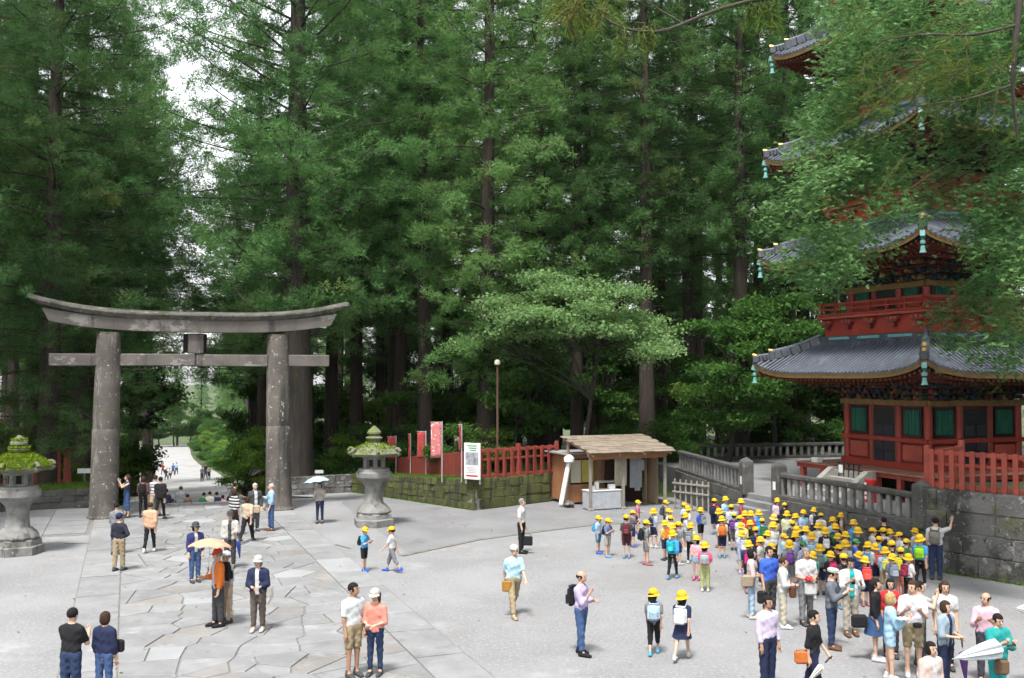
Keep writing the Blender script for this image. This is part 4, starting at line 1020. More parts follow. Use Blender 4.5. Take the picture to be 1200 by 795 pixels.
plant(b_mid[1], ppx(850, 52), 52, 'leafy tree hanging beside the hut over the back balustrade', scale=.85)
plant(b_mid[0], ppx(905, 55), 55, 'leafy tree pressed against the pagoda eaves', scale=1.0)
plant(b_young, ppx(440, 68), 68, 'bright green young tree arching over the banners', scale=.9)
plant(b_young, ppx(78, 50), 50, 'bright yellow green sapling behind the low grassy wall', scale=.55)
plant(b_young, ppx(128, 60), 60, 'yellow green young tree beside the steps near the torii pillar', scale=.75)
plant(b_young, ppx(292, 60), 60, 'green bushy tree hiding the trunk beside the avenue', scale=.75, z=-2.6)
plant(b_mid[0], ppx(312, 66), 66, 'full green tree at the avenue side under the torii beam', scale=.8, z=-2.4)
plant(b_young, ppx(316, 62), 62, 'yellow green young tree leaning over the avenue by the torii', scale=.85)
for k, px in enumerate(range(400, 1180, 74)):
    plant(c_light, ppx(px, 100), 100 + rng.uniform(-4, 4), 'low-boughed cedar at the back of the wood beyond ' + beyond(px), scale=rng.uniform(.85, 1.05), group='low-boughed cedars at the back')
for k, px in enumerate(range(600, 1060, 52)):
    plant(b_mid[k % 2], ppx(px, 114), 114 + rng.uniform(-3, 3), '%s tall leafy tree closing the back of the wood' % ORD[k], scale=rng.uniform(1.7, 2.1), group='leafy trees closing the wood')
# --- deep forest rows
G = 'forest trees behind the court'
i = 0
for y0, pxs in ((70, range(395, 1010, 62)), (90, range(380, 1120, 66))):
    for px in pxs:
        y = y0 + rng.uniform(-5, 6); x = ppx(px + rng.uniform(-16, 16), y); i += 1
        plant(c_tall[i % 3], x, y, 'tall cedar %s beyond %s' % ('in the second rank' if y0 == 70 else 'deep in the wood', beyond(px)), scale=rng.uniform(.85, 1.1), group=G)
i = 0
for y0, pxs in ((60, range(455, 1000, 68)), (80, range(360, 1120, 62)), (104, range(300, 1120, 84))):
    for px in pxs:
        y = y0 + rng.uniform(-4, 4); x = ppx(px + rng.uniform(-18, 18), y); i += 1
        plant(b_mid[i % 2], x, y, 'dim leafy tree %s beyond %s' % ({60: 'under the first cedars', 80: 'between the cedar trunks', 104: 'far back in the wood'}[y0], beyond(px)), scale=rng.uniform(.7, 1.15), group='understorey trees in the forest')
for k, (x, y) in enumerate(((-44, 60), (-36, 66), (-28, 70), (-52, 74), (-42, 84), (-31, 82), (-48, 96), (-62, 66), (-38, 104))):
    plant(c_tall[k % 3], x, y, '%s tall cedar in the dark wood behind the mossy lantern' % ORD[k], scale=rng.uniform(.9, 1.1), group='cedars on the lantern side')
for k, (x, y) in enumerate(((-33, 56), (-26, 58), (-40, 70), (-31, 70), (-24.5, 62), (-50, 66), (-36, 84), (-45, 80))):
    plant(b_mid[k % 2], x, y, '%s leafy tree under the cedars behind the mossy lantern' % ORD[k], scale=rng.uniform(.8, 1.1), group='understorey on the lantern side')
# --- trees lining the avenue
for k, s in enumerate(np.arange(82, 300, 16)):
    for sd_ in (-1, 1):
        x, y = sw(s + rng.uniform(-2, 2), float(wc(s)) + sd_ * (15.5 + rng.uniform(0, 3)) + (2.0 if sd_ > 0 and s < 100 else 0))
        plant(c_tall[(k + sd_) % 3] if s < 230 else c_light, x, y, '%s tall cedar down the avenue on the %s side' % (ORD[k], 'fence' if sd_ > 0 else 'lantern'), scale=rng.uniform(.75, .95), group='cedars lining the avenue')
for k, s in enumerate(np.arange(60, 290, 9.0)):
    for sd_ in (-1, 1):
        x, y = sw(s + rng.uniform(-1, 1), float(wc(s)) + sd_ * (9.8 + rng.uniform(-.3, 1.4)))
        zz_ = float(slope_z(s)) - .2
        plant(b_young if (k % 3 == 0 or sd_ > 0 and k % 2) else b_mid[k % 2], x, y, '%s bushy tree along the avenue on the %s side' % (ORD[k], 'fence' if sd_ > 0 else 'lantern'), scale=rng.uniform(.62, .95), group='bushy trees edging the avenue', z=zz_)
for k, wq in enumerate(np.arange(-24, 36, 3.6)):
    x, y = sw(284 + rng.uniform(-3, 3), wq); plant(b_mid[k % 2], x, y, '%s pale leafy tree across the far end of the avenue' % ORD[k], scale=rng.uniform(.9, 1.4), group='leafy trees at the avenue end', z=float(slope_z(284)) - .3)
for k, wq in enumerate(np.arange(-26, 34, 6.5)):
    x, y = sw(292 + rng.uniform(-3, 6), wq); plant(c_light if k % 2 else c_tall[k % 3], x, y, '%s hazy cedar closing the end of the avenue' % ORD[k], scale=rng.uniform(.6, .8), group='trees at the avenue end', z=float(slope_z(290)) - .3)
for k, s in enumerate(np.r_[np.arange(52.5, 110, 3.6), np.arange(112, 282, 14)]):
    for sd_ in (-1, 1):
        if sd_ < 0 and s < 62: continue
        x, y = sw(s + rng.uniform(-.6, .6), float(wc(s)) + (sd_ * (7.9 + rng.uniform(-.3, .8)) - (1.6 if sd_ < 0 else 0)))
        plant(b_bush, x, y, '%s shrub below the steps at the avenue edge, %s side' % (ORD[k], 'fence' if sd_ > 0 else 'lantern'), 'shrub', rng.uniform(.8, 1.5), group='shrubs edging the avenue', z=float(slope_z(s)) - .2)
# --- shrubs at the foot of the fence, walls and terrace
for k, (px, y, sc) in enumerate(((540, 49, .9), (575, 50, .8), (600, 53, 1.1), (720, 51, 1), (775, 52, .9), (820, 57, 1.1), (870, 58, 1.2), (920, 58, 1), (970, 60, 1.3), (1030, 57, 1.2))):
    plant(b_bush, ppx(px, y), y, 'dark shrub at the foot of the wood beyond ' + beyond(px), 'shrub', sc, group='shrubs at the forest edge')
for k, (x, y, sc) in enumerate(((20.5, 29.5, 1.2), (23, 26, 1.3), (22.2, 33, 1.3), (26, 30, 1.5), (25, 36, 1.6), (28, 33, 1.8))):
    plant(b_bush, x, y, '%s dark shrub in the shade behind the vermilion fence' % ORD[k], 'shrub', sc, group='shrubs behind the vermilion fence', z=2.3)
for k, (x, y) in enumerate(((27, 42), (31, 37), (33, 46), (29, 50), (36, 42), (25, 52), (38, 52))):
    plant(c_left if k % 2 else c_tall[1], x, y, '%s shadowy cedar behind the pagoda and vermilion fence' % ORD[k], scale=.95, group='cedars behind the pagoda', z=1.2)

for k, (x, y) in enumerate(((21.8, 27.5), (31, 12), (30, 2), (24.5, 35))):
    plant(c_left if k % 2 else c_tall[1], x, y, '%s cedar on the bank past the vermilion fence' % ORD[k], scale=.95, group='cedars on the bank', z=2.2)
for k in range(17):
    a_ = R(120 + k * 18.5); r_ = 42 + 9 * (k % 3)
    x, y = r_ * math.cos(a_), 12 + r_ * math.sin(a_)
    if y < 24: plant(c_left if k % 2 else c_light, x, y, '%s cedar of the wood round the rest of the court' % ORD[k], scale=1.0, group='cedars round the rest of the court', z=.3)
# --- cypress leaning in from the side in front of the pagoda
def inside(px, py, poly):
    c = False
    for i in range(len(poly)):
        (x1, y1), (x2, y2) = poly[i], poly[i - 1]
        if (y1 > py) != (y2 > py) and px < (x2 - x1) * (py - y1) / (y2 - y1) + x1: c = not c
    return c
RA = [(978, -40), (985, 60), (962, 118), (936, 212), (946, 277), (1000, 318), (1022, 282), (1040, 238), (1078, 206), (1110, 212), (1150, 262), (1215, 260), (1215, -40)]
RB = [(1075, 345), (1092, 382), (1130, 372), (1150, 420), (1215, 425), (1215, 255), (1166, 262), (1147, 312)]
HX, HY = 17.2, 27.0
tr = MB(); tr.tube([(HX, HY, 2.2), (HX + .2, HY + .1, 8), (HX - .1, HY, 15), (HX, HY, 24)], [.42, .34, .24, .06], 12, caps=False)
pc = []; q = random.Random(5)
while len(pc) < 500:
    px, py = q.uniform(930, 1215), q.uniform(-40, 425)
    if len(pc) < 90: px, py = q.uniform(1010, 1205), q.uniform(-45, 45)
    if not (inside(px, py, RA) or inside(px, py, RB)): continue
    dp = q.uniform(22.5, 29.0); c0 = at_y(px, py, dp); tb = q.gauss(.5, .2); lean = q.uniform(-.5, .2)
    for k in range(6):                                   # one drooping bough tip = a short string of clumps
        pc.append((c0[0] + lean * k * .3 + q.gauss(0, .16), c0[1] + q.gauss(0, .3), c0[2] - .2 * k + q.gauss(0, .1), q.uniform(.26, .46), tb, k))
Cc, Tt = [], []
for (x, y, z, r_, tb, k) in pc:
    b0 = np.array([HX, HY, min(z + 1.6 + .25 * (HX - x), 23)]); e = np.array([x, y, z]); mid = (b0 + e) / 2 + (0, 0, .5 + .05 * (HX - x))
    if k == 0 and rng.random() < .3:
        qq = np.linspace(0, 1, 9)[:, None]; tr.tube(b0 * (1 - qq) ** 2 + 2 * mid * qq * (1 - qq) + e * qq ** 2, np.linspace(.035, .008, 9), 5, caps=False)
    n = 58; sp = rng.normal(size=(n, 3)) * (r_, r_, r_ * .6) * .8; sp[:, 2] -= .2 * (sp[:, 0] ** 2 + sp[:, 1] ** 2)
    Cc.append(e + sp); Tt.append(np.clip(tb + rng.normal(0, .15, n), 0, 1))
Cc = np.concatenate(Cc); Tt = np.concatenate(Tt)
def sprays(C, tint, nb, L, W, spread, droop):
    """flat fans of scale-leaf twigs, each drooping from its centre"""
    n = len(C); az = rng.uniform(0, 6.28, n); f = np.stack([np.cos(az), np.sin(az), rng.uniform(-droop, .15, n)], 1); f = unit(f)
    side = unit(np.cross(f, np.array([0, 0, 1.0]) + rng.normal(0, .35, (n, 3)))); k = np.linspace(-spread, spread, nb)
    d = unit(f[:, None] * np.cos(k)[None, :, None] + side[:, None] * np.sin(k)[None, :, None] + (0, 0, -.18))
    o = C[:, None] + f[:, None] * rng.uniform(0, L, (n, nb))[..., None] * .8 + d * L * .1
    nr = unit(np.cross(d, side[:, None] + rng.normal(0, .4, (n, nb, 3)))); tw = np.cross(d, nr)
    LL = (L * rng.uniform(.5, 1.1, (n, nb)))[..., None]
    V = np.stack([o - tw * W / 2, o + tw * W / 2, o + d * LL], 2).reshape(-1, 3)
    return V, np.arange(len(V)).reshape(-1, 3), np.repeat(np.repeat(tint, nb), 3)
V, F_, ti = sprays(Cc, Tt, 14, .105, .026, 1.0, .7)
o = thing('cypress_tree', 'cypress with drooping sprays hanging in front of the pagoda', 'tree', (0, 0, 0))
link('trunk', tr.mesh('trunk', M_bark, True), o); link('crown', tri_mesh('crown', V, F_, M_hinoki, ti), o)
# --- cedar boughs reaching in close to the lens
def bough(label, paths, sprig, mat, nb=26, L=.13, W=.012):
    o = thing('cedar_branch', label, 'branch', (0, 0, 0)); tr = MB(); C, D = [], []
    for P, r_ in paths:
        P = np.array([at_y(*p) for p in P]); k = np.linspace(0, 1, len(P)); kk = np.linspace(0, 1, 14)
        Q = np.stack([np.interp(kk, k, P[:, j]) for j in range(3)], 1); Q[1:-1] = (Q[:-2] + Q[1:-1] * 2 + Q[2:]) / 4
        tr.tube(Q, np.linspace(r_, r_ * .35, 14), 6, caps=False)
    for (px, py, dp, ln, dx, dz) in sprig:
        a = np.array(at_y(px, py, dp)); d = unit(np.array([dx, rng.uniform(-.3, .3), dz], float)); kk = np.linspace(0, 1, 6)[:, None]
        Q = a + d * ln * kk + (0, 0, -.25 * ln) * kk ** 2; tr.tube(Q, np.linspace(.006, .002, 6), 4, caps=False)
        m = int(nb * ln / .3); t = rng.random(m); C.append(np.stack([np.interp(t, kk[:, 0], Q[:, j]) for j in range(3)], 1)); D.append(np.repeat(d[None], m, 0))
    C = np.concatenate(C); D = np.concatenate(D); n = len(C); d = unit(D * .9 + rng.normal(0, .6, (n, 3))); s_ = unit(np.cross(d, rng.normal(size=(n, 3))))
    LL = (L * rng.uniform(.5, 1.1, n))[:, None]; V = np.stack([C - s_ * W / 2, C + s_ * W / 2, C + d * LL], 1).reshape(-1, 3)
    link('limb', tr.mesh('limb', M_barkgrey, True), o)['kind'] = 'stuff'; link('needles', tri_mesh('needles', V, np.arange(3 * n).reshape(-1, 3), mat, np.repeat(rng.random(n), 3)), o)
q = random.Random(8); sp = []
for _ in range(60): sp.append((q.uniform(655, 712), q.uniform(-14, 16), 9 + q.uniform(-.3, .3), q.uniform(.15, .3), q.uniform(-1, .6), q.uniform(-.9, .1)))
for _ in range(16): sp.append((q.uniform(725, 775), q.uniform(22, 40), 9, q.uniform(.1, .2), q.uniform(-.5, .5), -1))
for _ in range(26): sp.append((q.uniform(870, 910), q.uniform(-8, 12), 9, q.uniform(.12, .25), q.uniform(-.6, .6), -1))
bough('thin curved branch with sparse yellowing tips crossing the top edge', [([(930, -6, 9), (880, 0, 9), (830, 14, 9), (790, 34, 9), (762, 40, 9), (725, 34, 9), (700, 16, 9), (688, -8, 9)], .022), ([(800, 28, 9), (770, 10, 9), (745, -10, 9)], .012)], sp, M_yellowtip, 30)
sp = []
for _ in range(70):
    px = q.uniform(1010, 1205); py = q.gauss(62 + .02 * (px - 1100), 34) + (48 if px < 1130 and q.random() < .45 else 0)
    sp.append((px, py, 9.5 + q.uniform(-.7, .7), q.uniform(.2, .42), q.uniform(-1, .1), q.uniform(-.7, .3)))
bough('near dark cedar bough with yellow green sprays before the cypress', [([(1196, -10, 9.5), (1190, 50, 9.5), (1186, 105, 9.6), (1192, 160, 9.7)], .035), ([(1190, 30, 9.5), (1140, 42, 9.4), (1080, 40, 9.3), (1030, 48, 9.2)], .016), ([(1186, 100, 9.6), (1130, 118, 9.5), (1070, 124, 9.4)], .014)], sp, M_boughtip, 40, .12, .008)
# --- grass along the wall tops
def grass(name, label, p, q_, z, width, n, h=.22):
    p = np.asarray(p); q_ = np.asarray(q_); t = rng.random(n); d = q_ - p; nr = np.array([-d[1], d[0]]) / np.linalg.norm(d)
    xy = p + d * t[:, None] + nr * (rng.random(n) * width)[:, None]; C = np.c_[xy, np.full(n, z) if np.isscalar(z) else z[0] + (z[1] - z[0]) * t]
    V, F_, ti = blades(C, h, .035, 1.6); o = link(name, tri_mesh(name, V, F_, M_grass, ti)); tag(o, label, 'grass', kind='stuff')
grass('grass', 'bright grass on top of the low dark wall', LA, LB, .76, 2.5, 9000)
grass('grass', 'short grass and moss on top of the mossy wall', WA, WB, (.84, 1.28), 1.1, 5000, .14)
grass('weeds', 'weeds along the foot of the mossy wall', WA + (-.02, -.12), WB + (-.02, -.12), .0, .15, 900, .12)
grass('weeds', 'weeds along the foot of the tall stone wall', T0 + rdir * .5 + (-.12, -.1), T0 + rdir * 9 + (-.12, -.1), .0, .14, 700, .12)

n = 1500; xy = np.c_[rng.uniform(-30, 16, n), rng.uniform(17, 47, n)]; keep_ = poly_dist(xy, court) < -.2; edge_ = -poly_dist(xy, court); keep_ &= rng.random(n) < np.clip(1.1 - edge_ / 9, .22, 1)
C = np.c_[xy[keep_], np.full(keep_.sum(), .05)]; V, F_, ti = leaf_quads(C, .075, 3.0, rng.random(len(C)))
M_litter = leafmat('dead_leaves', (.1, .07, .03), (.16, .14, .05), None, .1)
tag(link('fallen_leaves', tri_mesh('fallen_leaves', V, F_, M_litter, ti)), 'scattered dead leaves and twigs on the court', 'leaves', kind='stuff')

# ================================================================== PEOPLE
def surf_net(f, lo, hi, h):
    """closed surface of f < 0 as quads"""
    lo = np.asarray(lo, float); n = np.ceil((np.asarray(hi, float) - lo) / h).astype(int) + 1
    ax = [lo[i] + h * np.arange(n[i]) for i in range(3)]
    G = np.stack(np.meshgrid(*ax, indexing='ij'), -1)
    v = f(G.reshape(-1, 3)).reshape(n); s = v < 0
    c = sum(s[i:n[0] - 1 + i, j:n[1] - 1 + j, k:n[2] - 1 + k].astype(np.int8) for i in (0, 1) for j in (0, 1) for k in (0, 1))
    I = np.argwhere((c > 0) & (c < 8)); idx = -np.ones(n - 1, int); idx[tuple(I.T)] = np.arange(len(I))
    acc = np.zeros((len(I), 3)); cnt = np.zeros(len(I))
    cor = [(i, j, k) for i in (0, 1) for j in (0, 1) for k in (0, 1)]
    for a in cor:
        for d in range(3):
            if a[d]: continue
            b = list(a); b[d] = 1
            va = v[tuple((I + a).T)]; vb = v[tuple((I + b).T)]; m = (va < 0) != (vb < 0)
            t = np.where(m, va / (va - vb + 1e-12), 0)[:, None]
            p = (np.array(a) + t * (np.array(b) - np.array(a))); acc += np.where(m[:, None], p, 0); cnt += m
    V = lo + h * (I + acc / np.maximum(cnt, 1)[:, None])
    Q = []
    for d in range(3):
        e1, e2 = (d + 1) % 3, (d + 2) % 3
        sl = [slice(None)] * 3; sl[d] = slice(0, n[d] - 1); sl2 = list(sl); sl2[d] = slice(1, n[d])
        ch = s[tuple(sl)] != s[tuple(sl2)]; E = np.argwhere(ch)
        E = E[(E[:, e1] > 0) & (E[:, e2] > 0) & (E[:, e1] < n[e1] - 1) & (E[:, e2] < n[e2] - 1)]
        if not len(E): continue
        ids = []
        for o1, o2 in ((1, 1), (0, 1), (0, 0), (1, 0)):
            q = E.copy(); q[:, e1] -= o1; q[:, e2] -= o2; ids.append(idx[tuple(q.T)])
        ids = np.stack(ids, 1); flip = ~s[tuple(E.T)]; ids[flip] = ids[flip][:, ::-1]; Q.append(ids)
    Q = np.concatenate(Q); Q = Q[(Q >= 0).all(1)]
    return V, Q
def cone_d(p, a, b, ra, rb):
    ab = b - a; L = ab @ ab + 1e-12; t = np.clip(((p - a) @ ab) / L, 0, 1)
    return np.sqrt(((p - a - t[:, None] * ab) ** 2).sum(1)) - (ra + (rb - ra) * t)
def smin(a, b, k):
    h = np.clip(.5 + .5 * (b - a) / k, 0, 1); return b + (a - b) * h - k * h * (1 - h)
def ell(p, c, r):
    q = (p - np.asarray(c)) / np.asarray(r); k = np.linalg.norm(q, axis=1); return (k - 1) * min(r)
def qmesh(name, V, Q, mats, mi=None): return tri_mesh(name, V, Q, mats, None, True, mi)

SKIN = {k: pm('skin_' + k, c, [x * .88 for x in c], 12, .6, 0, kind='obj', spec=.25) for k, c in (('light', (.5, .32, .23)), ('mid', (.42, .26, .18)), ('tan', (.33, .19, .125)))}
M_eye = cloth((.02, .015, .012), .3); M_lip = cloth((.3, .1, .09), .5)
HAIRM = {k: pm('hair_' + k, c, [x * .6 for x in c], 30, .75, .6, 60, kind='obj', stretch=(1, 1, .3), spec=.15) for k, c in (('black', (.014, .012, .012)), ('brown', (.05, .028, .017)), ('grey', (.2, .2, .2)), ('white', (.45, .45, .44)), ('blonde', (.4, .27, .12)))}

# --- head and hair shapes (head centre at the origin, looking to -y)
def head_f(p):
    d = ell(p, (0, .012, .022), (.078, .097, .095)); d = smin(d, ell(p, (0, -.028, -.05), (.056, .066, .068)), .03)
    d = smin(d, cone_d(p, np.array([0, -.1, .012]), np.array([0, -.114, -.022]), .008, .014), .012)
    for sx in (-1, 1): d = smin(d, ell(p, (sx * .08, .012, -.012), (.014, .022, .034)), .008)
    return smin(d, cone_d(p, np.array([0, .02, -.06]), np.array([0, .03, -.17]), .052, .056), .025)
hV, hQ = surf_net(head_f, (-.12, -.15, -.19), (.12, .14, .14), .0125)
extra = MB()
for sx in (-1, 1):
    extra.lathe([(.001, -.006), (.013, -.003), (.013, .003), (.001, .006)], 8); extra.v[-1] = extra.v[-1][:, [0, 2, 1]] * (1.1, 1, .7) + (sx * .031, -.093, .008)
    extra.m[-(8 * 3 + 2):] = [1] * 26
    extra.box((sx * .032, -.097, .03), (.032, .008, .007), 0, 1)
extra.box((0, -.099, -.058), (.036, .012, .009), 0, 2)
def hair_f(kind):
    def f(p):
        d = ell(p, (0, .018, .03), (.093, .112, .107))
        if kind == 'long': d = smin(d, cone_d(p * (.75, 1, 1), np.array([0, .07, .0]), np.array([0, .1, -.3]), .085, .045), .03)
        if kind == 'bob': d = smin(d, ell(p, (0, .03, -.04), (.1, .095, .1)), .03)
        face = np.maximum(p[:, 1] - (-.045 + .35 * np.clip(p[:, 2], -1, .06)), p[:, 2] - .062)           # y below the hairline
        low = -(p[:, 2] + {'short': .045, 'bald': .045}.get(kind, .5) - .25 * np.clip(p[:, 1], -.1, .05))
        d = np.maximum(d, -face)
        d = np.maximum(d, low)
        if kind == 'bald': d = np.maximum(d, p[:, 2] - .035)
        return d
    return f
HAIR = {k: surf_net(hair_f(k), (-.14, -.14, -.4), (.14, .2, .16), .0145) for k in ('short', 'bob', 'long', 'bald')}
HAIRME = {}
def hair_mesh(kind, col):
    if (kind, col) not in HAIRME: HAIRME[kind, col] = qmesh('hair', *HAIR[kind], HAIRM[col])
    return HAIRME[kind, col]
def hat_mb(kind):
    m = MB()
    if kind == 'cap':
        m.lathe([(.112, 0), (.114, .03), (.104, .075), (.07, .108), (.02, .12), (.012, .128), (.001, .13)], 18)
        n = 9; a = np.linspace(math.pi * 1.12, math.pi * 1.88, n)
        m.loft([[(.108 * math.cos(t), .108 * math.sin(t), .012) for t in a], [(.15 * math.cos(t) * .95, .205 * math.sin(t) + .02, -.012) for t in a], [(.15 * math.cos(t) * .95, .205 * math.sin(t) + .02, -.02) for t in a], [(.108 * math.cos(t), .108 * math.sin(t), .0) for t in a]], closed=False, caps=False)
    elif kind == 'brim':
        m.lathe([(.168, -.035), (.163, -.026), (.116, .01), (.116, .055), (.106, .1), (.07, .132), (.03, .143), (.001, .145)], 20, caps=False); m.lathe([(.168, -.037), (.112, .0)], 20, caps=False)
    elif kind == 'flat':
        m.lathe([(.115, 0), (.125, .03), (.12, .065), (.08, .09), (.001, .096)], 18); m.box((0, -.13, .01), (.15, .07, .015), 0, 0, .006)
    elif kind == 'beanie': m.lathe([(.11, -.01), (.114, .03), (.1, .08), (.06, .112), (.001, .122)], 18)
    m.v = [v * ((.93, 1.0, .96) if kind in ('brim', 'cap') else (1, 1.08, 1)) for v in m.v]
    return m
HATS = {k: hat_mb(k).mesh('hat_' + k, M_white, 'auto') for k in ('cap', 'brim', 'flat', 'beanie')}
shoeV, shoeQ = surf_net(lambda p: np.maximum(smin(smin(cone_d(p, np.array([0, .045, .04]), np.array([0, -.1, .035]), .045, .046), ell(p, (0, -.14, .028), (.046, .06, .034)), .02), cone_d(p, np.array([0, .03, .04]), np.array([0, .02, .11]), .042, .044), .02), -p[:, 2] + .002), (-.08, -.23, -.02), (.08, .13, .14), .017)
SHOE = qmesh('shoe', shoeV, shoeQ, M_white)
def pack_mb():
    m = MB(); m.box((0, 0, 0), (.3, .15, .4), 0, 0, .06); m.box((0, .09, -.07), (.22, .06, .2), 0, 1, .03); m.box((0, .02, .2), (.2, .08, .03), 0, 1, .012)
    return m
PACK = pack_mb().mesh('backpack', [M_white, M_cream], 'auto')
strap_mb = MB()
for sx in (-1, 1): strap_mb.tube([(sx * .1, .0, .17), (sx * .105, -.12, .245), (sx * .108, -.24, .17), (sx * .11, -.275, .02), (sx * .125, -.22, -.1), (sx * .12, -.04, -.15)], .018, 6)
STRAP = strap_mb.mesh('strap', M_white, True)

POSES = {  # lean, right leg (swing, knee), left leg, right arm (fwd, out, elbow, in), left arm
    'stand': (0.02, (.03, .02), (-.03, .02), (.05, .12, .2, .1), (.0, .13, .25, .1)),
    'easy': (0.0, (.12, .12), (-.06, 0), (-.05, .12, .3, .1), (.1, .14, .35, .15)),
    'walk': (.05, (.42, .15), (-.38, .3), (-.4, .1, .3, .05), (.4, .1, .45, .05)),
    'step': (.04, (.25, .08), (-.2, .18), (-.2, .12, .3, .1), (.25, .12, .4, .1)),
    'phone': (.04, (.04, .02), (-.04, .02), (.45, .16, 1.75, .45), (.45, .16, 1.75, .45)),
    'camera': (-.02, (.06, .02), (-.06, .02), (1.15, .35, 1.65, .55), (1.15, .35, 1.65, .55)),
    'clasp': (.02, (.03, .02), (-.03, .02), (.15, .18, 1.3, .75), (.15, .18, 1.3, .75)),
    'chin': (.0, (.1, .05), (-.1, .03), (.45, .1, 2.1, .3), (.3, .12, 1.5, .85)),
    'wave': (.0, (.05, .02), (-.05, .02), (.0, .14, .2, .1), (1.75, .55, .5, -.2)),
    'waver': (.0, (.05, .02), (-.05, .02), (1.9, .7, .5, -.2), (.0, .14, .2, .1)),
    'hold': (.02, (.05, .02), (-.05, .02), (.2, .12, 1.5, .25), (.0, .13, .25, .1)),
    'holdl': (.02, (.08, .05), (-.06, .02), (.0, .13, .25, .1), (.25, .12, 1.5, .25)),
    'arms_up': (.02, (.04, .02), (-.04, .02), (1.35, .25, 1.2, .4), (1.35, .25, 1.2, .4)),
    'bend': (.45, (.3, .1), (-.2, .05), (.7, .35, .4, .1), (.6, .5, .3, .1)),
    'talk': (.0, (.04, .02), (-.04, .02), (.6, .3, 1.5, .1), (.05, .13, .3, .1)),
    'hips': (.0, (.1, .04), (-.08, .02), (-.25, .55, 1.3, .9), (.0, .14, .3, .1)),
}
def rotx(a): c, s = math.cos(a), math.sin(a); return np.array([[1, 0, 0], [0, c, -s], [0, s, c]])
def skeleton(pose, s=1.0):
    lean, lr, ll, ar, al = POSES[pose]; J = {'lean': lean}
    ank = []
    for sx, (sw_, kn), nm in ((-1, lr, 'r'), (1, ll, 'l')):
        hip = np.array([sx * .088, 0, .9]); d1 = np.array([sx * .02, -math.sin(sw_), -math.cos(sw_)]); knee = hip + .42 * d1
        a2 = sw_ - kn; d2 = np.array([sx * .01, -math.sin(a2), -math.cos(a2)]); ankle = knee + .4 * d2
        J['hip' + nm], J['knee' + nm], J['ank' + nm] = hip, knee, ankle; ank.append(ankle[2])
    dz = .085 - min(ank)
    for k in ('hip', 'knee', 'ank'):
        for nm in 'rl': J[k + nm][2] += dz
    J['pel'] = np.array([0, 0, .9 + dz]); Rt = rotx(lean); J['R'] = Rt
    T = lambda p: J['pel'] + Rt @ (np.asarray(p, float) - (0, 0, .9)); J['T'] = T
    for sx, (fw, out, el, inn), nm in ((-1, ar, 'r'), (1, al, 'l')):
        sh = T((sx * .17, .01, 1.355))
        d1 = np.array([sx * math.sin(out), -math.sin(fw) * math.cos(out), -math.cos(fw) * math.cos(out)]); elb = sh + .285 * d1
        a2 = fw + el; d2 = np.array([-sx * math.sin(inn) * min(1, el), -math.sin(a2), -math.cos(a2)]); d2 /= np.linalg.norm(d2); wr = elb + .245 * d2
        J['sh' + nm], J['el' + nm], J['wr' + nm], J['hd' + nm] = sh, elb, wr, d2
    J['neck'] = T((0, .012, 1.43)); J['head'] = T((0, -.012, 1.592))
    for k, v in list(J.items()):
        if isinstance(v, np.ndarray) and v.shape == (3,) and k not in ('hdr', 'hdl'): J[k] = v * s
    J['s'] = s
    return J
def torso_f(J, inf=0.0, bulk=1.0, fl=.7):
    s, Rt, pel = J['s'], J['R'], J['pel']
    prims = [((-.07, 0, 1.28), (.07, 0, 1.28), .125, .125), ((-.05, 0, 1.09), (.05, 0, 1.09), .108, .108), ((-.055, 0, .95), (.055, 0, .95), .118, .118), ((0, 0, .95), (0, 0, 1.3), .125, .13), ((-.13, .008, 1.35), (0, .008, 1.385), .06, .07), ((.13, .008, 1.35), (0, .008, 1.385), .06, .07), ((0, .012, 1.36), (0, .012, 1.45), .08, .05)]
    def f(p):
        q = ((p - pel) @ Rt) / s + (0, 0, .9); q = q / (bulk, fl * bulk, 1); d = None
        for a, b, ra, rb in prims:
            e = cone_d(q, np.array(a), np.array(b), ra, rb); d = e if d is None else smin(d, e, .05)
        return d * s * .8 - inf, q[:, 2]
    return f
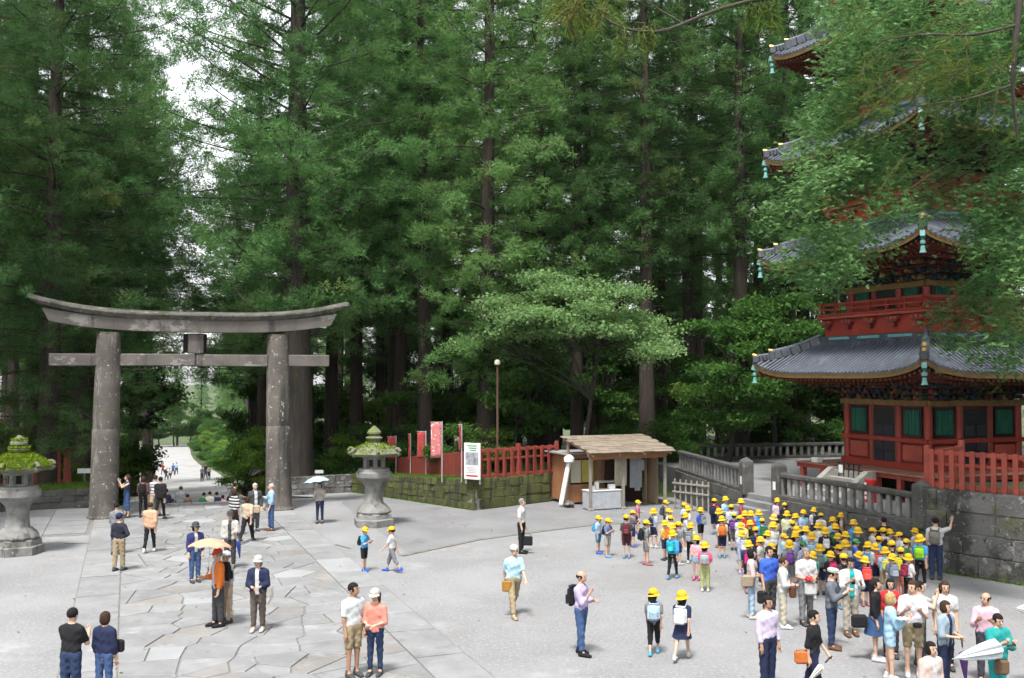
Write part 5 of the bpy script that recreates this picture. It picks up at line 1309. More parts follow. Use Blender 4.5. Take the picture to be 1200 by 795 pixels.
def body_mesh(J, h, head_s, yaw, nod, skin, fingers=True):
    s = J['s']; tf = torso_f(J)
    limbs = []
    for nm in 'rl':
        limbs += [(J['hip' + nm], J['knee' + nm], .082, .054), (J['knee' + nm], J['ank' + nm], .054, .036), (J['sh' + nm], J['el' + nm], .05, .04), (J['el' + nm], J['wr' + nm], .04, .026), (J['wr' + nm], J['wr' + nm] + J['hd' + nm] * .075 * s, .027, .036), (J['ank' + nm], J['ank' + nm] + np.array([0, -.1, -.045]) * s, .036, .03)]
    limbs.append((J['neck'], J['head'] + np.array([0, 0.01, -.09]) * s, .055, .052))
    def f(p):
        d, _ = tf(p)
        for a, b, ra, rb in limbs: d = smin(d, cone_d(p, a, b, ra * s, rb * s), .03 * s)
        return d
    pts = np.array([v for k, v in J.items() if isinstance(v, np.ndarray) and v.shape == (3,) and k not in ('hdr', 'hdl')])
    V, Q = surf_net(f, pts.min(0) - .19 * s, pts.max(0) + (.19 * s, .19 * s, .02 * s), h)
    M = np.array((Matrix.Rotation(yaw, 3, 'Z') @ Matrix.Rotation(nod, 3, 'X')))
    HV = (hV * head_s) @ M.T + J['head']
    Vs, Qs, ms = [V, HV], [Q, hQ + len(V)], [np.zeros(len(Q), int), np.zeros(len(hQ), int)]
    off = len(V) + len(HV); eV = np.concatenate(extra.v); Vs.append((eV * head_s) @ M.T + J['head'])
    tri, tm = [], []
    mb = MB()
    if fingers:
        for nm, sx in (('r', -1), ('l', 1)):
            d = J['hd' + nm]; w = J['wr' + nm] + d * .085 * s; side = np.cross(d, [0, 1, 0] if abs(d[2]) > .5 else [0, 0, 1.]); side /= np.linalg.norm(side); pn = np.cross(side, d) * (1 if nm == 'r' else -1)
            for k, (o_, L) in enumerate(((-.026, .06), (-.009, .072), (.009, .068), (.026, .052))):
                b0 = w + side * o_ * s; mb.tube([b0 - d * .02 * s, b0 + d * L * .5 * s, b0 + (d * L * .8 + pn * .022) * s, b0 + (d * L + pn * .045) * s], np.array([.0095, .009, .008, .006]) * s, 5)
            b0 = J['wr' + nm] + (d * .03 + side * -.028) * s; mb.tube([b0, b0 + (d * .03 - side * .02) * s, b0 + (d * .062 - side * .022 + pn * .012) * s], np.array([.012, .01, .007]) * s, 5)
    # merge: quads as array, the rest as generic faces
    allV = np.concatenate(Vs + ([np.concatenate(mb.v)] if mb.v else [])); faces = [tuple(int(i) for i in q) for q in np.concatenate(Qs)]; mi = [0] * len(faces)
    faces += [tuple(i + off for i in f_) for f_ in extra.f]; mi += extra.m; off += len(eV)
    if mb.v: faces += [tuple(i + off for i in f_) for f_ in mb.f]; mi += [0] * len(mb.f)
    me = bpy.data.meshes.new('body'); me.from_pydata(allV.tolist(), [], faces); me.polygons.foreach_set('material_index', mi); me.polygons.foreach_set('use_smooth', [True] * len(faces))
    for m_ in (skin, M_eye, M_lip): me.materials.append(m_)
    me.update(); return me
def shirt_mesh(J, h, sleeve, hem, inf, bulk, mats, front=None, stripes=False):
    s = J['s']; tf = torso_f(J, inf * s, bulk); cuts = []
    for nm in 'rl':
        a, e, w = J['sh' + nm], J['el' + nm], J['wr' + nm]
        if sleeve > 0:
            t = min(sleeve, 1.0); cuts.append((a, a + (e - a) * t, .056 + inf, (.056 - .012 * t) + inf, sleeve < 1))
        if sleeve > 1: cuts.append((e, e + (w - e) * (sleeve - 1), .044 + inf, .032 + inf, True))
    def f(p):
        d, z = tf(p); d = d + s * (.012 * np.sin(p[:, 2] / s * 38 + p[:, 0] / s * 21) * np.sin(p[:, 1] / s * 25 - p[:, 0] / s * 33 + 1.3) + .012 * np.clip(1.1 - z, 0, .2) * 0); d = np.maximum(d, hem - z); d = np.maximum(d, (z - 1.455) * s)
        for a, b, ra, rb, cut in cuts:
            e = cone_d(p, a, b, ra * s, rb * s)
            if cut: ab = (b - a) / np.linalg.norm(b - a); e = np.maximum(e, (p - b) @ ab)
            d = smin(d, e, .02 * s)
        return d
    pts = np.array([J[k + n] for k in ('sh', 'el', 'wr') for n in 'rl'] + [J['pel'], J['neck']])
    V, Q = surf_net(f, pts.min(0) - (.2 * s, .2 * s, .34 * s), pts.max(0) + (.2 * s, .2 * s, .12 * s), h)
    mi = None; c = V[Q].mean(1)
    if front: mi = ((np.abs(c[:, 0]) < front * s) & (c[:, 1] < J['pel'][1] - .06 * s)).astype(int)
    if stripes: mi = (np.floor(c[:, 2] / (.055 * s)) % 2).astype(int)
    return qmesh('shirt', V, Q, mats, mi)
def trouser_mesh(J, h, length, inf, bulk, mats, hi=1.0):
    s = J['s']; tf = torso_f(J, inf * s, bulk); L = []
    for nm in 'rl':
        a, e, w = J['hip' + nm], J['knee' + nm], J['ank' + nm]; t = min(length, 1)
        L.append((a, a + (e - a) * t, .086 + inf, (.086 - .03 * t) + inf * 1.2, length <= 1))
        if length > 1: L.append((e, e + (w - e) * (length - 1), .056 + inf * 1.2, .043 + inf * 1.1, True))
    def f(p):
        d, z = tf(p); d = np.maximum(d, (z - hi) * s); d = np.maximum(d, (.86 - z) * s); fold = s * .009 * np.sin(p[:, 2] / s * 45 + p[:, 1] / s * 30) * np.sin(p[:, 0] / s * 40 + 1)
        for a, b, ra, rb, cut in L:
            e = cone_d(p, a, b, ra * s, rb * s)
            if cut: ab = (b - a) / np.linalg.norm(b - a); e = np.maximum(e, (p - b) @ ab)
            d = smin(d, e + fold, .025 * s)
        return d
    pts = np.array([J[k + n] for k in ('hip', 'knee', 'ank') for n in 'rl'])
    V, Q = surf_net(f, pts.min(0) - (.16 * s, .18 * s, .06 * s), pts.max(0) + (.16 * s, .18 * s, .2 * s), h)
    return qmesh('trousers', V, Q, mats)
def skirt_mesh(J, z0, z1, flare, mats):
    s = J['s']; m = MB(); n = 28; rings = []; c0 = J['pel']
    for t in np.linspace(0, 1, 6):
        z = z0 + (z1 - z0) * t; rx = .15 + flare * t; ry = .115 + flare * 1.15 * t
        a = np.arange(n) * 2 * math.pi / n; w = 1 + .05 * t * np.sin(a * 9)
        rings.append(np.c_[rx * w * np.cos(a), ry * w * np.sin(a), np.full(n, z)] * s)
    m.loft(rings); return m.mesh('skirt', mats, 'auto')

CACHE = {}
def key_mesh(key, fn):
    if key not in CACHE: CACHE[key] = fn()
    return CACHE[key]
def child(name, me, parent, mat=None, loc=None, M=None, scale=None, mats=None):
    o = link(name, me, parent, loc, None, scale)
    if M is not None: o.matrix_local = M
    for i, m_ in enumerate(mats if mats else ([mat] if mat else [])):
        o.material_slots[i].link = 'OBJECT'; o.material_slots[i].material = m_
    return o
def person(x, y, z, H, face, pose, label, skin='light', hair=('short', 'black'), top=(.5, .5, .5), sleeve=.8, hem=.93, bottom=('long', (.05, .05, .07)), shoes=(.05, .05, .05),
           hat=None, pack=None, kid=False, bulk=1.0, yaw=0.0, nod=0.0, inner=None, stripes=None, group=None, cat='person', lod=1.0, tinf=.016, strap_col=None, hide_low=False):
    o = thing('person', label, cat, (x, y, z), R(face), group)
    s = H / 1.7 * (.955 if kid else 1.0); hs = s * (1.17 if kid else .96); hr = .0272 * lod
    J = key_mesh(('J', pose, round(s, 3)), lambda: skeleton(pose, s)); key = (pose, round(s, 3), lod)
    yw, nd = round(yaw * 2) / 2, round(nod * 4) / 4
    child('body', key_mesh(('b', key, yw, nd), lambda: body_mesh(J, hr, hs, yw, nd, SKIN[skin], lod < 1.5)), o, mats=[SKIN[skin], M_eye, M_lip])
    tm = [cloth(top)] + ([cloth(inner or stripes)] if (inner or stripes) else [])
    inf = tinf; sl = round(sleeve, 2)
    shirt = child('shirt', key_mesh(('s', key, sl, hem, inf, bulk, bool(inner), bool(stripes)), lambda: shirt_mesh(J, hr, sl, hem, inf, bulk, tm, .05 if inner else None, bool(stripes))), o, mats=tm)
    kind, bc = bottom[0], bottom[1]
    if kind == 'skirt': child('skirt', key_mesh(('k', key, bottom[2] if len(bottom) > 2 else .52), lambda: skirt_mesh(J, 1.0, bottom[2] if len(bottom) > 2 else .52, .1, cloth(bc))), o, cloth(bc))
    else:
        ln = {'long': 1.93, 'short': .9, 'tight': 1.93, 'mini': .5, 'crop': 1.5}[kind]; ti = .007 if kind == 'tight' else .017
        child('trousers', key_mesh(('t', key, ln, ti, bulk), lambda: trouser_mesh(J, hr, ln, ti, bulk, cloth(bc))), o, cloth(bc))
    for nm in 'rl':
        p = J['ank' + nm]; child('shoe', SHOE, o, cloth(shoes, .6), loc=(p[0], p[1] - .01 * s, p[2] - .083 * s), scale=s * 1.08)
    HM = Matrix.Translation(Vector(J['head'])) @ Matrix.Rotation(yw, 4, 'Z') @ Matrix.Rotation(nd, 4, 'X') @ Matrix.Scale(hs, 4)
    if hair: child('hair', hair_mesh(*hair), o, M=HM)
    if hat: child('hat', HATS[hat[0]], o, cloth(hat[1]), M=HM @ Matrix.Translation((0, .012, .045)) @ Matrix.Rotation(-.12 + .16 * math.sin(x * 37), 4, 'X') @ Matrix.Rotation(.14 * math.sin(y * 53), 4, 'Y'))
    if pack:
        PM = Matrix.Translation(Vector(J['T']((0, .2, 1.2)) * s if False else Vector((J['pel'] + J['R'] @ np.array([0, .2 * s, .29 * s]))))) @ Matrix.Rotation(J['lean'], 4, 'X') @ Matrix.Scale(s * ((1.0 + .14 * math.sin(x * 71)) if kid else 1.0), 4)
        po = child('backpack', PACK, o, M=PM, mats=[cloth(pack), cloth([min(.7, c_ * (1.5 if math.sin(y * 91) > 0 else .6)) for c_ in pack])]); child('strap', STRAP, po, cloth(strap_col or [c * .6 for c in pack]))
    return o, J

# ------------------------------------------------------------------ who stands where (head top in the picture, height)
WHITE = (.5, .5, .5); OFFW = (.43, .415, .38); NAVY = (.018, .024, .06); BLACK = (.014, .014, .016); JEAN = (.05, .09, .2); DJEAN = (.025, .04, .09); KHAKI = (.3, .24, .15); GREY = (.17, .175, .185); DGREY = (.05, .052, .055)
LBLUE = (.3, .45, .6); BLUE = (.03, .1, .42); SKYB = (.05, .28, .58); TEAL = (.02, .3, .3); RED = (.45, .03, .035); CORAL = (.6, .22, .17); PINK = (.6, .2, .28); LAV = (.4, .33, .5); BROWN = (.11, .055, .03); BEIGE = (.42, .33, .24); YEL = (.6, .37, .02); GREEN = (.22, .55, .03); ORANGE = (.6, .16, .03); MAG = (.5, .03, .17); PALEP = (.55, .42, .5); MINT = (.1, .4, .3)
SCHOOL = YEL
GA = 'visitors in the court'
def adult(px, py, H, face, pose, label, z=0.0, **k):
    x, y = at(px, py, H + z); return person(x, y, z, H, face, pose, label, **k)
zp = .03
adult(84, 714, 1.72, 168, 'phone', 'man in black T-shirt and jeans seen from behind at the picture bottom', zp, top=BLACK, sleeve=.85, bottom=('long', DJEAN), nod=-.1)
adult(123, 718, 1.6, 165, 'stand', 'woman in navy top with brown bob and shoulder bag seen from behind', zp, hair=('bob', 'brown'), top=NAVY, sleeve=1.6, bottom=('tight', JEAN))
adult(414, 684, 1.77, 40, 'stand', 'man in light grey printed T-shirt and khaki shorts beside woman in coral', zp, top=(.5, .52, .53), sleeve=.85, bottom=('short', KHAKI), yaw=.5, skin='tan')
adult(440, 692, 1.62, -10, 'clasp', 'young woman in coral top, white cap and dark jeans with long hair', zp, hair=('long', 'brown'), top=CORAL, sleeve=1.3, hem=.86, bottom=('tight', DJEAN), hat=('cap', OFFW), nod=.25)
_ = adult(256, 645, 1.74, -55, 'hold', 'man in orange jacket and red cap holding an orange umbrella', zp, top=ORANGE, inner=LBLUE, sleeve=1.8, hem=.84, bottom=('long', DGREY), hat=('cap', (.6, .08, .03)), pack=BLACK, hair=('short', 'grey'), shoes=BLACK, tinf=.026)
adult(266, 648, 1.62, -40, 'stand', 'person in white cap mostly hidden behind the man in the orange jacket', zp, top=WHITE, sleeve=1.5, bottom=('long', BEIGE), hat=('cap', WHITE), hair=('short', 'grey'))
adult(303, 653, 1.66, 0, 'clasp', 'older woman in white cap and navy jacket with brown trousers', zp, top=NAVY, inner=WHITE, sleeve=1.8, hem=.84, bottom=('long', (.1, .08, .07)), hat=('cap', OFFW), hair=('bob', 'grey'), shoes=OFFW, tinf=.026)
adult(229, 614, 1.62, 35, 'stand', 'person in navy jacket and flared jeans with dark hat behind the orange umbrella', zp, top=(.03, .035, .12), inner=OFFW, sleeve=1.7, hem=.88, bottom=('long', JEAN), hat=('brim', (.05, .05, .06)), hair=('bob', 'black'), tinf=.024)
adult(270, 600, 1.68, 10, 'holdl', 'man in long white jacket and dark cap carrying a closed blue umbrella', zp, top=OFFW, inner=DGREY, sleeve=1.7, hem=.72, bottom=('long', DGREY), hat=('cap', DGREY), tinf=.03)
adult(275, 574, 1.66, 150, 'easy', 'woman in black and white striped top seen from behind near the torii', zp, top=WHITE, stripes=BLACK, sleeve=1.3, bottom=('long', BLACK), hair=('bob', 'brown'))
adult(290, 581, 1.6, 170, 'walk', 'woman in beige blouse and black trousers with tan shoulder bag', zp, top=BEIGE, sleeve=1.2, hem=.86, bottom=('long', BLACK), hair=('bob', 'brown'))
adult(299, 567, 1.76, 30, 'easy', 'white-haired man in dark suit jacket beside the torii pillar', zp, top=DGREY, inner=WHITE, sleeve=1.85, hem=.84, bottom=('long', DGREY), hair=('short', 'white'), tinf=.026, bulk=1.06)
adult(318, 567, 1.74, -70, 'talk', 'grey-haired man in light blue shirt and jeans raising one hand', zp, top=LBLUE, sleeve=1.5, bottom=('long', JEAN), hair=('bald', 'white'), bulk=1.1, shoes=BROWN)
_w, Jw = adult(375, 566, 1.58, 0, 'phone', 'woman in white top under the pale blue umbrella', 0, top=OFFW, sleeve=1.0, bottom=('tight', DJEAN), hair=('bob', 'brown'))
adult(140, 603, 1.66, 172, 'hips', 'man in navy sweater, dark cap and khaki trousers seen from behind', zp, top=(.02, .022, .035), sleeve=1.7, bottom=('long', KHAKI), hat=('cap', NAVY), yaw=-.3)
adult(137, 590, 1.64, 180, 'easy', 'man in pale grey shirt half hidden by the man in navy', zp, top=GREY, sleeve=1.0, bottom=('long', GREY))
adult(176, 589, 1.62, 180, 'step', 'woman in tan coat and black trousers walking towards the torii', zp, top=(.5, .31, .2), sleeve=1.8, hem=.72, bottom=('tight', BLACK), hair=('short', 'brown'), shoes=WHITE, tinf=.03)
adult(149, 557, 1.72, -60, 'camera', 'person in dark blue vest and jeans lifting arms beside the torii pillar', zp, top=(.03, .05, .1), sleeve=0, bottom=('crop', JEAN), hair=('long', 'brown'))
adult(168, 559, 1.64, 185, 'easy', 'woman with black backpack and dark red top at the stair head', zp, top=(.12, .06, .06), sleeve=1.5, bottom=('tight', BLACK), hair=('bob', 'brown'), pack=BLACK)
adult(182, 556, 1.74, 180, 'walk', 'man in grey and white striped shirt at the stair head', zp, top=WHITE, stripes=GREY, sleeve=1.2, bottom=('short', KHAKI), hair=('short', 'brown'))
adult(188, 559, 1.7, 175, 'step', 'person in black coat beside the man in the striped shirt', zp, top=BLACK, sleeve=1.8, hem=.75, bottom=('tight', BLACK), hair=('short', 'black'), tinf=.03)
# on the stairs and the avenue below
def below(px, py, H, s_, face, pose, label, **k):
    """someone beyond the stair head: stands where the sight line meets the falling ground"""
    d = ray(px, py); far_ = k.get('lod', 1) > 1.5
    for t in np.arange(56 if far_ else 45.5, 330, .1):
        x, y = d[0] * t, d[1] * t; z = float(slope_z(U @ np.array([x, y]))); hz_ = CAM_H + d[2] * t
        if (hz_ <= z + H) if far_ else (hz_ >= z + H and z < -.05): best = (x, y, z); break
    return person(*best, H, face, pose, label, **k)
B = dict(group='people beyond the stair head')
below(195, 573, 1.6, 0, 180, 'stand', 'person in dark navy top just below the stair head', top=NAVY, sleeve=1.5, **B)
below(212, 570, 1.72, 0, 180, 'easy', 'man in grey jacket descending in the middle of the steps', top=GREY, sleeve=1.8, hair=('short', 'brown'), tinf=.026, **B)
below(220, 578, 1.3, 0, 180, 'stand', 'small child in brown beside the man in the grey jacket', top=BROWN, kid=True, sleeve=1.5, **B)
below(202, 584, 1.2, 0, 180, 'stand', 'little child in red low on the steps', top=RED, kid=True, sleeve=.8, **B)
below(239, 577, 1.55, 0, 180, 'stand', 'person in dark green shirt on the steps', top=(.02, .12, .05), sleeve=.9, **B)
below(246, 576, 1.55, 0, 180, 'easy', 'person in white shirt on the steps next to green shirt', top=OFFW, sleeve=.9, **B)
below(254, 576, 1.55, 0, 180, 'stand', 'person in navy shirt on the steps next to white shirt', top=NAVY, sleeve=1.2, **B)
below(261, 580, 1.5, 0, 180, 'easy', 'person in pink shirt lowest on the steps', top=PINK, sleeve=.9, **B)
below(269, 564, 1.66, 0, 120, 'bend', 'person in dark grey shirt bending with arms spread on the steps', top=DGREY, sleeve=1.2, bottom=('long', BLACK), **B)
F_ = dict(lod=1.7, group='distant walkers on the avenue')
below(178, 541, 1.7, 0, 0, 'walk', 'distant walker in pale shirt at the head of the avenue', top=OFFW, **F_)
below(183, 539, 1.68, 0, 180, 'walk', 'distant walker in dark clothes among the avenue strollers', top=DGREY, **F_)
below(180, 550, 1.6, 0, 0, 'step', 'distant walker in brown low on the avenue', top=BROWN, **F_)
below(191, 543, 1.6, 0, 0, 'walk', 'tiny distant walker in red on the avenue', top=RED, **F_)
below(195, 549, 1.4, 0, 0, 'walk', 'tiny distant child in dark shirt on the avenue', top=NAVY, kid=True, **F_)
below(199, 548, 1.4, 0, 0, 'step', 'tiny distant child in white shirt on the avenue', top=WHITE, kid=True, **F_)
below(203, 543, 1.65, 0, 180, 'walk', 'tiny distant walker in blue on the avenue', top=BLUE, **F_)
below(207, 542, 1.65, 0, 180, 'step', 'tiny distant walker in pale blue on the avenue', top=LBLUE, **F_)
below(237, 547, 1.65, 0, 0, 'easy', 'distant person in grey beside the avenue trees', top=GREY, **F_)
below(241, 544, 1.7, 0, 0, 'stand', 'distant person in navy beside the avenue trees', top=NAVY, **F_)
below(245, 546, 1.62, 0, 0, 'easy', 'distant person in white beside the avenue trees', top=WHITE, **F_)
below(162, 546, 1.6, 0, 0, 'stand', 'lone distant person in black at the avenue edge', top=BLACK, **F_)

# across the gravel
adult(611, 585, 1.76, 70, 'stand', 'man in white shirt and black trousers with black briefcase', 0, top=WHITE, sleeve=.9, bottom=('long', BLACK), shoes=BLACK, hair=('short', 'grey'))
adult(602, 638, 1.72, 20, 'walk', 'man in pale blue shirt, beige trousers and white cap striding across the gravel', 0, top=(.36, .55, .62), sleeve=.9, bottom=('long', KHAKI), shoes=KHAKI, hat=('beanie', OFFW), hair=('short', 'grey'), bulk=1.05)
adult(681, 670, 1.72, 60, 'chin', 'man in lavender shirt and jeans with a hand to his chin', 0, top=LAV, sleeve=1.6, bottom=('long', JEAN), shoes=BLACK, pack=BLACK, hair=('bald', 'black'), bulk=1.05, skin='mid')
person(*at(1097, 680), 0, 1.74, 150, 'waver', 'man in white shirt with grey backpack waving beside the stone wall', top=WHITE, sleeve=.9, bottom=('long', DJEAN), pack=(.2, .18, .16), yaw=.4)
adult(1036, 607, 1.6, 180, 'stand', 'dark-haired person without a cap among the yellow caps below the balustrade', 0, top=BLACK, sleeve=1.0)
# the adult group
adult(880, 644, 1.64, 80, 'clasp', 'woman in pale pink blouse and light jeans with beige bag', 0, top=(.55, .42, .4), sleeve=1.0, bottom=('tight', (.33, .45, .58)), hair=('bob', 'black'), shoes=OFFW)
adult(901, 641, 1.76, 20, 'stand', 'man in royal blue T-shirt and grey trousers', 0, top=(.04, .1, .45), sleeve=.85, bottom=('long', DGREY), bulk=1.05, skin='mid')
adult(917, 654, 1.6, 75, 'clasp', 'woman in long white jacket and cream trousers with brown handbag', 0, top=WHITE, sleeve=1.6, hem=.72, bottom=('long', (.45, .42, .33)), hair=('short', 'brown'), shoes=WHITE, tinf=.03)
adult(944, 643, 1.76, 10, 'clasp', 'moustached man in white shirt and grey trousers carrying a white bag', 0, top=WHITE, sleeve=.9, bottom=('long', (.2, .2, .21)), hair=('short', 'grey'), bulk=1.12, skin='mid')
adult(974, 667, 1.68, 55, 'phone', 'man in grey jacket and pale flat cap looking down at his hands', 0, top=(.11, .12, .14), sleeve=1.85, hem=.82, bottom=('long', DJEAN), hat=('flat', OFFW), tinf=.028, shoes=BROWN, nod=.25)
adult(996, 654, 1.72, 0, 'phone', 'man in open pale shirt over turquoise T-shirt using his phone', 0, top=(.5, .52, .53), inner=TEAL, sleeve=1.4, hem=.82, bottom=('long', (.36, .32, .26)), tinf=.026, shoes=BROWN, nod=.25, skin='mid')
adult(1025, 679, 1.64, 60, 'stand', 'long-haired woman in black cardigan and denim skirt', 0, top=BLACK, sleeve=1.7, bottom=('skirt', (.03, .07, .16), .56), hair=('long', 'black'), shoes=WHITE)
adult(1043, 679, 1.6, -10, 'stand', 'woman in red and white with dark hair behind the blonde woman', 0, top=RED, inner=WHITE, sleeve=1.0, hair=('bob', 'black'))
adult(1042, 696, 1.64, 75, 'phone', 'blonde woman in pale blue jacket and shorts holding a leaflet', 0, top=(.3, .48, .62), sleeve=1.7, hem=.84, bottom=('mini', (.33, .48, .62)), hair=('bob', 'blonde'), tinf=.024, shoes=WHITE)
adult(1069, 681, 1.82, -20, 'phone', 'man in white shirt and khaki shorts with dark backpack straps', 0, top=(.55, .55, .6), sleeve=.9, bottom=('short', (.27, .22, .14)), hair=('short', 'brown'), pack=NAVY, shoes=WHITE, bulk=1.05, yaw=-.3)
adult(1078, 682, 1.68, 70, 'camera', 'person holding a camera to the face behind the man in khaki shorts', 0, top=OFFW, sleeve=.9, hair=('short', 'black'), pack=RED)
adult(1107, 682, 1.72, -10, 'stand', 'tall woman in white T-shirt with very long dark hair', 0, top=WHITE, sleeve=.7, bottom=('tight', BLACK), hair=('long', 'brown'), strap_col=BLACK)
adult(1107, 705, 1.6, 40, 'clasp', 'woman in blue grey cardigan and navy trousers with short brown hair', 0, top=(.24, .31, .37), inner=NAVY, sleeve=1.3, hem=.8, bottom=('tight', NAVY), hair=('bob', 'brown'), tinf=.026)
adult(1155, 695, 1.68, -30, 'phone', 'balding man in pink shirt beside the woman in teal', 0, top=(.58, .36, .43), sleeve=1.5, hair=('bald', 'black'), skin='mid', yaw=-.5)
adult(1168, 720, 1.58, 10, 'phone', 'woman in teal tunic with brown shoulder bag', 0, top=(.02, .25, .24), sleeve=1.3, hem=.7, bottom=('long', TEAL), hair=('short', 'black'), tinf=.03, nod=.25)
adult(1090, 753, 1.52, 20, 'stand', 'woman in cream cardigan with dark fringe at the very bottom', 0, top=(.5, .4, .36), inner=WHITE, sleeve=1.5, hair=('bob', 'black'), tinf=.024)
adult(899, 699, 1.72, 25, 'stand', 'man in pale lilac shirt and navy trousers walking at the bottom', 0, top=(.5, .44, .56), sleeve=1.8, bottom=('long', (.018, .025, .06)), skin='tan')
adult(952, 715, 1.6, 60, 'step', 'woman in black blouse with an orange shoulder bag', 0, top=BLACK, sleeve=1.2, hem=.82, bottom=('long', NAVY), hair=('short', 'black'), bulk=1.12)

# ------------------------------------------------------------------ the school party
KIDH = 1.32
def kid(px, py, face, pose, shirt, pack, hat='brim', bottom=('short', NAVY), label=None, H=KIDH, hatc=YEL, **k):
    if H == KIDH: H = KIDH + (-.08, .0, .06)[(px * 3 + py) % 3]
    if pose == 'stand': pose = ('stand', 'easy', 'holdl', 'clasp', 'hold')[(px + py * 3) % 5]
    face = face + ((px * 13 + py * 7) % 37) - 18; yw_ = ((px * 5 + py) % 3 - 1) * .5
    q = H + .035; x, y = at(px, py, q)
    return person(x, y, 0, H, face, pose, label, top=shirt, sleeve=k.pop('sleeve', .85), bottom=bottom, hat=(hat, hatc) if hat else None, pack=pack, kid=True, lod=1.06, hair=k.pop('hair', ('short', 'black')), shoes=k.pop('shoes', [(.1, .12, .3), (.4, .4, .42), (.05, .05, .06), (.3, .12, .12), (.12, .25, .4), (.5, .5, .5)][(px * 7 + py) % 6]), group='school children in yellow hats', tinf=.02, yaw=yw_, **k)
SH = ('short', NAVY); SG = ('short', GREY); SK = ('short', KHAKI); SD = ('short', DJEAN); LB = ('tight', BLACK)
kid(427, 616, 60, 'phone', SKYB, BLACK, 'cap', ('short', BLACK), 'child in blue T-shirt with black backpack walking past the grey lantern', shoes=BLUE)
kid(460, 614, -120, 'walk', WHITE, None, 'cap', ('crop', GREY), 'child in white T-shirt and grey trousers ahead of the grey lantern', shoes=BLUE)
kid(766, 688, 178, 'step', GREY, (.4, .55, .68), 'brim', ('crop', BLACK), 'girl with pale blue backpack over white tunic walking alone', H=1.36, hair=('long', 'black'), shoes=(.1, .35, .5), hem=.75)
kid(799, 689, 172, 'walk', NAVY, (.48, .52, .56), 'brim', ('skirt', NAVY, .56), 'girl in navy dress with off-white backpack walking at the front', H=1.42, hair=('bob', 'black'), shoes=WHITE)
kid(701, 603, 60, 'stand', LBLUE, SKYB, 'cap', ('short', (.05, .2, .35)), 'child in pale blue with bright blue backpack at the outer end of the party', shoes=BLUE)
kid(712, 606, 30, 'phone', (.1, .14, .25), BLACK, 'cap', ('short', (.33, .3, .26)), 'child with black bag and stone coloured shorts, second from the outer end')
kid(734, 602, 160, 'stand', DGREY, (.1, .02, .03), 'cap', ('short', (.06, .02, .03)), 'child in black with red trimmed backpack facing the hut')
kid(741, 597, 120, 'phone', (.12, .1, .12), None, 'cap', SH, 'child peering over the shoulder of the child in black')
kid(747, 585, 100, 'stand', (.4, .12, .2), None, 'cap', SH, 'child in pink plaid shirt nearest the hut counter')
kid(757, 608, 110, 'holdl', GREY, BLACK, 'cap', SG, 'child in grey with black bag hanging low at the hip', sleeve=.9)
kid(766, 595, 120, 'stand', (.34, .38, .44), NAVY, 'brim', SH, 'child in grey blue shirt with navy straps behind the grey clothed child')
kid(780, 585, 90, 'easy', GREY, DGREY, 'cap', SH, 'child with grey backpack close to the hut door')
kid(783, 595, 60, 'stand', OFFW, None, 'cap', SH, 'child in off-white shirt below the hut door', )
kid(779, 609, 200, 'stand', (.6, .4, .1), ORANGE, 'brim', SH, 'child in yellow shirt with orange backpack')
kid(786, 603, 150, 'easy', (.6, .45, .1), None, 'cap', SG, 'child in mustard shirt beside the orange backpack')
kid(790, 612, 150, 'step', (.4, .5, .55), LBLUE, 'brim', SD, 'child in grey green with light blue bag stepping forward')
kid(795, 610, 100, 'stand', GREY, (.3, .3, .32), 'cap', SH, 'child with mid grey backpack in the near end of the party')
kid(788, 620, 165, 'step', SKYB, TEAL, 'brim', LB, 'child in blue jacket with turquoise bag and black leggings', sleeve=1.7)
kid(802, 588, 60, 'stand', LBLUE, None, 'cap', SH, 'child in light blue shirt in front of the lattice screen')
kid(806, 592, 120, 'easy', WHITE, NAVY, 'brim', SH, 'child in white with navy backpack in front of the lattice screen')
kid(803, 600, 90, 'stand', (.4, .42, .5), None, 'brim', SG, 'child in pale grey shirt in the second rank near the lattice')
kid(809, 612, 165, 'phone', (.45, .45, .2), GREY, 'brim', LB, 'child in lime vest with grey backpack')
kid(821, 594, 200, 'stand', BLUE, GREY, 'brim', ('short', BLACK), 'child in deep blue shirt with grey backpack')
kid(816, 627, -20, 'clasp', (.6, .32, .36), None, 'brim', ('mini', LBLUE), 'girl in pink hoodie and denim shorts facing the court', hair=('bob', 'black'), shoes=MAG)
kid(826, 634, 175, 'stand', (.62, .1, .2), (.34, .38, .4), 'brim', ('long', (.33, .36, .16)), 'girl in hot pink with grey backpack and olive trousers', hair=('bob', 'black'), shoes=WHITE)
kid(837, 583, 150, 'stand', RED, NAVY, 'cap', SH, 'child in red shirt with navy backpack below the terrace gate')
kid(842, 595, 100, 'holdl', NAVY, None, 'brim', SK, 'child in navy polo and khaki shorts')
kid(850, 581, 30, 'stand', LBLUE, None, 'brim', SH, 'child in pale blue looking back beneath the gate post')
kid(857, 590, 170, 'easy', WHITE, (.36, .44, .5), 'cap', LB, 'child in white with pale blue grey backpack and black leggings')
kid(868, 584, 80, 'stand', (.3, .06, .1), None, 'brim', SH, 'child in maroon top beside the gate opening')
kid(873, 598, 170, 'stand', RED, RED, 'brim', SH, 'child in red with red backpack in the middle rank')
kid(867, 603, 140, 'easy', WHITE, None, 'cap', SG, 'child in plain white shirt in the middle rank')
kid(880, 598, 180, 'stand', (.3, .2, .4), RED, 'brim', SH, 'child in mauve with red backpack near the gate')
kid(889, 597, 190, 'stand', (.02, .22, .55), None, 'brim', LB, 'child in plain bright blue shirt near the gate', sleeve=1.7)
kid(868, 612, 160, 'stand', WHITE, (.55, .55, .56), 'brim', SH, 'child in white carrying a white backpack')
